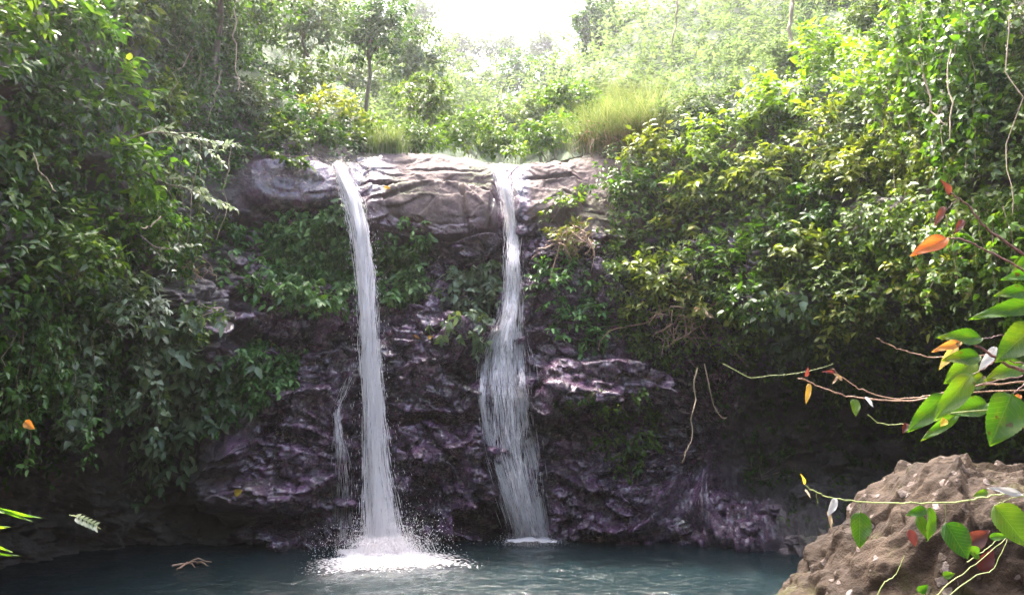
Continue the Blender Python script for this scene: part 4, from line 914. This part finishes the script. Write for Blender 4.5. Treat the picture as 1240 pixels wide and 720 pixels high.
branch('long trailing stem across the boulder with toothed green leaves hanging from it', [(1300, 612), (1240, 600), (1210, 598), (1180, 604), (1150, 608), (1100, 608), (1040, 607), (1005, 602), (985, 594), (972, 585)], 1.9, .0028, .0018, 'greenstem',
  [((1041, 620), (1041, 664), 25, 1.9, 'bigleaf', .03), ((1126, 614), (1124, 655), 20, 1.9, 'bigleaf', .03, .6), ((1122, 616), (1098, 623), 12, 1.9, 'bigleaf', .05), ((1112, 622), (1124, 654), 12, 1.92, 'bigleaf', .05, -.7),
   ((1145, 633), (1173, 677), 33, 1.85, 'bigleaf', .03), ((1204, 612), (1246, 662), 40, 1.8, 'bigleaf', .03), ((1238, 598), (1196, 590), 9, 1.85, 'white', .02), ((1012, 603), (1004, 624), 9, 1.9, 'white'),
   ((1196, 594), (1180, 600), 8, 1.88, 'bigleaf'), ((975, 586), (971, 574), 4, 1.9, 'yellow'), ((975, 592), (982, 602), 3, 1.9, 'dry'), ((1003, 618), (1008, 640), 5, 1.9, 'dry')],
  [([(1145, 608), (1145, 633)], .001), ([(1041, 607), (1041, 621)], .001), ([(1115, 608), (1116, 616)], .001), ([(1235, 600), (1215, 606), (1204, 612)], .0015), ([(988, 596), (990, 612)], .0012), ([(1008, 603), (1006, 628), (1010, 634)], .001)])
e = empty('sapling', at(1348, 760, 2.1), 'slender trunk just past the right edge that carries the foreground branches', 'tree')
v, f, _ = tube(curve(at(1345, 1100, 2.1), at(1345, 180, 2.1), G_(), 14, 0, .004), .022, .010, 8); mesh_np('trunk', v, f, M['bark'], e, True)
e = empty('weed', at(1126, 720, 2.3), 'pale grassy stems with tiny yellow green leaves growing in front of the boulder', 'plant')
for pts in ([(1120, 735), (1150, 705), (1185, 680), (1222, 648)], [(1150, 720), (1180, 697), (1203, 688), (1220, 652)], [(1170, 680), (1190, 668), (1208, 652)]): twig(pts, 2.3, .002, .0012, e, 'greenstem')
for l in (((1198, 650), (1222, 648), 9), ((1112, 716), (1124, 708), 10), ((1142, 697), (1156, 694), 9), ((1186, 672), (1170, 662), 14)): bigleaf(l[0], l[1], l[2], 2.3, 'bigleaf', e)
e = empty('curled_weed', at(1060, 722, 3.2), 'single curled pale stem leaning on the boulder', 'grass'); twig([(1058, 730), (1070, 706), (1085, 695), (1095, 672)], 3.15, .003, .0015, e, 'greenstem')
def fallen(px, py, px2, py2, w_, Y, mat, label):
    o = bigleaf((px, py), (px2, py2), w_, Y, mat, None, name='fallen_leaf'); c_ = sum((v.co for v in o.data.vertices), Vector())/len(o.data.vertices)
    o.data.transform(Matrix.Translation(-c_)); o.location = c_; tag(o, label, 'leaf')
def sy(px, py, lift=.06):
    l, n_ = hit(px, py); ok, lb, nb, _ = bould.ray_cast(bould.matrix_world.inverted() @ Vector((0, 0, CAMZ)), ray(px, py).normalized())
    return (bould.location+lb).y-lift if ok else l.y-lift
bpy.context.view_layer.update()
fallen(1100, 641, 1110, 661, 12, sy(1104, 650, .03), 'red', 'dead red leaf on the boulder under the folded green leaf')
fallen(1170, 660, 1200, 642, 20, sy(1185, 652, .03), 'red', 'dark red dead leaf on the boulder beside the pale stems')
fallen(1186, 690, 1204, 664, 18, sy(1195, 678, .03), 'red', 'crumpled reddish leaf lowest on the boulder')
fallen(518, 409, 525, 407, 5, sy(520, 408, .05), 'yellow', 'yellow leaf lying on the middle ledge between the falls')
fallen(501, 405, 509, 410, 3, sy(506, 408, .05), 'orange', 'brownish orange leaf next to the yellow leaf on the middle ledge')
fallen(284, 598, 293, 593, 9, sy(289, 596, .05), 'yellow', 'pale yellow leaf stuck on the dark lower left rock')
fallen(465, 227, 473, 228, 5, sy(469, 228, .05), 'yellow', 'tiny yellow leaf on the slab right of the left fall lip')
fallen(328, 419, 334, 417, 6, sy(330, 418, .05), 'yellow', 'small yellow leaf on the ledge left of the left fall')
fallen(30, 510, 41, 519, 10, 7.2, 'orange', 'orange dead leaf caught low in the foliage at the left edge')
# fern spray and grass blades on the lower left
e = empty('fern', at(88, 625, 6.0), 'small pale fern frond hanging over the dark water on the left', 'fern')
twig([(84, 623), (100, 627), (122, 640)], 6.0, .004, .002, e, 'greenstem')
for k in range(6):
    x = 92+k*4.5; y = 626+k*2; bigleaf((x, y), (x+3, y+8), 4, 6.0, 'pale', e, name='leaflet'); bigleaf((x, y), (x+6, y-4), 4, 6.0, 'pale', e, name='leaflet')
e = empty('grass_clump', at(-20, 625, 5.0), 'bright grass blades poking in at the lower left edge', 'grass')
for pts in (((-30, 612), (46, 626), 5), ((-30, 606), (34, 630), 5), ((-30, 640), (10, 637), 5), ((-30, 650), (12, 668), 5), ((-30, 668), (20, 672), 4)): bigleaf(pts[0], pts[1], pts[2], 5.0, 'bright', e, name='blade', serr=0)
# dead branch floating
e = empty('dead_branch', at(230, 687, 12.0), 'dead brown branch lying at the dark left edge of the pool', 'branch'); e.location.z = 0
def wat(px, py): r_ = ray(px, py); return Vector((0, 0, CAMZ+.04))+r_*(-CAMZ/r_.z)
g = G_()
for a, b_ in (((208, 688), (256, 683)), ((214, 692), (240, 684)), ((226, 684), (236, 690)), ((238, 684), (252, 688))):
    v, f, _ = tube(curve(wat(*a), wat(*b_), g, 7, -.03, .05), .02, .008); mesh_np('twig', v, f, M['twig'], e, True)

# ------------------------------------------------------------------ pale leaved branches at left, lianas, dry tangle
def spray(pts, Y, leaf, mat, label, k=9, tm='ovate', twigs=6):
    g = G_(); P = np.array([list(at(a, b_, Y+.06*i)) for i, (a, b_) in enumerate(pts)]); Q = cr(P, np.linspace(0, len(P)-1.001, 20)); e = empty('branch', Vector(P[0]), label, 'branch')
    S_ = [tube(Q, .012, .004)]; Cs, As = [], []
    for i in range(twigs):
        t = 4+int(15*i/twigs); d = nrm(Q[min(t+1, 19)]-Q[t-1])+g.normal(0, .45, 3); q2 = Q[t]+nrm(d)*g.uniform(.3, .6); S_.append(tube(curve(Q[t], q2, g, 5), .006, .002))
        for u in np.linspace(.25, 1, k): Cs.append(Q[t]+(q2-Q[t])*u); As.append(d)
    Cs.append(Q[-1]); As.append(Q[-1]-Q[-2]); pr = sprigs(np.array(Cs), np.array(As), 3, leaf, leaf, tm, g, .15, 1.)
    mesh_np('foliage', *pr[:2], M[mat], e, rnd=pr[2]); v, f, _ = join(S_); mesh_np('stem', v, f, M['bark'], e, True)
spray([(150, 170), (190, 160), (230, 168), (262, 180)], 10.2, .10, 'pale', 'branch of pale leaves reaching right across the shaded hollow')
spray([(170, 205), (200, 222), (225, 228), (246, 238)], 10.6, .10, 'pale', 'shorter drooping branch of pale leaves under the first pale branch', twigs=4)
spray([(170, 285), (190, 300), (208, 302)], 10.4, .09, 'pale', 'small sprig of pale leaves near the brown twigs on the left', twigs=3, k=4)
spray([(300, 180), (330, 186), (362, 190)], 14.3, .15, 'mid', 'low branch hanging over the dark rock left of the left fall', twigs=4)
def liana(a, b_, Ya, Yb, label, r_=.007, sag=.0, mat='liana'):
    g = G_(); v, f, _ = tube(curve(at(*a, Ya), at(*b_, Yb), g, 14, sag, .03), r_, r_*.7, 6); tag(mesh_np('liana', v, f, M[mat], None, True, loc=at(*a, Ya)), label, 'liana')
liana((268, 85), (252, 150), 12.6, 12.4, 'thin slanting liana high in the shaded hollow')
liana((243, 175), (226, 295), 11.6, 11.6, 'straight thin liana hanging left of the middle one in the hollow')
liana((280, 178), (262, 290), 13.2, 12.6, 'thin liana hanging right in the shaded hollow')
liana((283, 10), (288, 110), 14.0, 13.6, 'brown woody liana under the top edge at left of centre', .014)
liana((205, 120), (232, 60), 11.2, 11.4, 'pale liana rising behind the dark creeper strands')
liana((820, 0), (814, 60), 21, 21, 'thin pale trunk like vine in the haze at the top', .03)
liana((960, -10), (957, 62), 20, 20, 'bare pale trunk standing in front of the dark trees at the top right', .06)
liana((532+620, 60), (1150, 170), 9, 8.8, 'thin brown stem hanging in the bright leaf curtain', .01)
liana((1118, 90), (1145, 150), 9, 8.8, 'curved brown vine across the leaf curtain', .012, .2)
liana((1222, 20), (1226, 260), 8, 7.8, 'long dangling vine near the right edge', .006)
liana((845, 445), (838, 530), 12.9, 13.0, 'dangling root below the tangle of dry stems', .012)
liana((853, 440), (880, 505), 12.9, 13.0, 'looping root right of the dangling root', .010, .3)
liana((875, 440), (1010, 440), 12.6, 12.0, 'thin green vine slung along the rim of the overhang', .006, .12, 'greenstem')
liana((838, 530), (826, 560), 13.0, 13.0, 'thin root end trailing into the dark right hollow', .008)
liana((40, 185), (68, 232), 7.9, 7.9, 'curved pale stem in the foliage at the left edge', .006, .1)
liana((195, 262), (170, 275), 9.8, 9.6, 'bent twig beside the small pale sprig', .01, .2)
def tangle(px, py, w_, h_, n, label, Y=None, mat='twig'):
    g = G_(); S_ = []; l = hit(px, py)[0]; Yb = Y or l.y-.45
    for i in range(n):
        a = (px+g.normal(0, w_*.45), py-h_*.6+g.normal(0, h_*.25)); b_ = (a[0]+g.normal(0, w_*.5), a[1]+abs(g.normal(0, h_*.7))+4); yy = Yb+g.normal(0, .18)
        S_.append(tube(curve(at(*a, yy), at(*b_, yy-.05), g, 9, g.uniform(-.2, .1), .16), g.uniform(.007, .014), .004, 4))
    v, f, _ = join(S_); tag(mesh_np('dry_stems', v, f, M[mat], None, True, loc=at(px, py, Yb)), label, 'dry plant')
tangle(838, 402, 50, 34, 55, 'tangle of dry reddish brown stems hanging from the overhang')
tangle(735, 178, 30, 24, 60, 'dry stems hanging under the tall grass', mat='twig')
tangle(222, 330, 30, 16, 34, 'loose brown twigs on the ledge at the left end of the recess')
tangle(694, 300, 22, 26, 50, 'brown stems trailing below the round leafy bush')

# ------------------------------------------------------------------ haze: one closed box of even air
def haze(density):
    x0, x1, y0, y1, z0, z1 = -170, 170, -48, 185, -3.2, 125
    V = [(x, y, z) for x in (x0, x1) for y in (y0, y1) for z in (z0, z1)]
    F_ = [(0, 1, 3, 2), (4, 6, 7, 5), (0, 4, 5, 1), (2, 3, 7, 6), (0, 2, 6, 4), (1, 5, 7, 3)]
    m = bpy.data.materials.new('haze_air'); m.use_nodes = True; nt = m.node_tree
    nt.nodes.remove(nt.nodes['Principled BSDF']); v = nt.nodes.new('ShaderNodeVolumePrincipled')
    v.inputs['Color'].default_value = (.95, .95, 1, 1); v.inputs['Density'].default_value = density; v.inputs['Anisotropy'].default_value = .8
    nt.links.new(v.outputs[0], nt.nodes['Material Output'].inputs['Volume'])
    tag(mesh_np('haze', V, F_, m), kind='stuff')
haze(.0012)
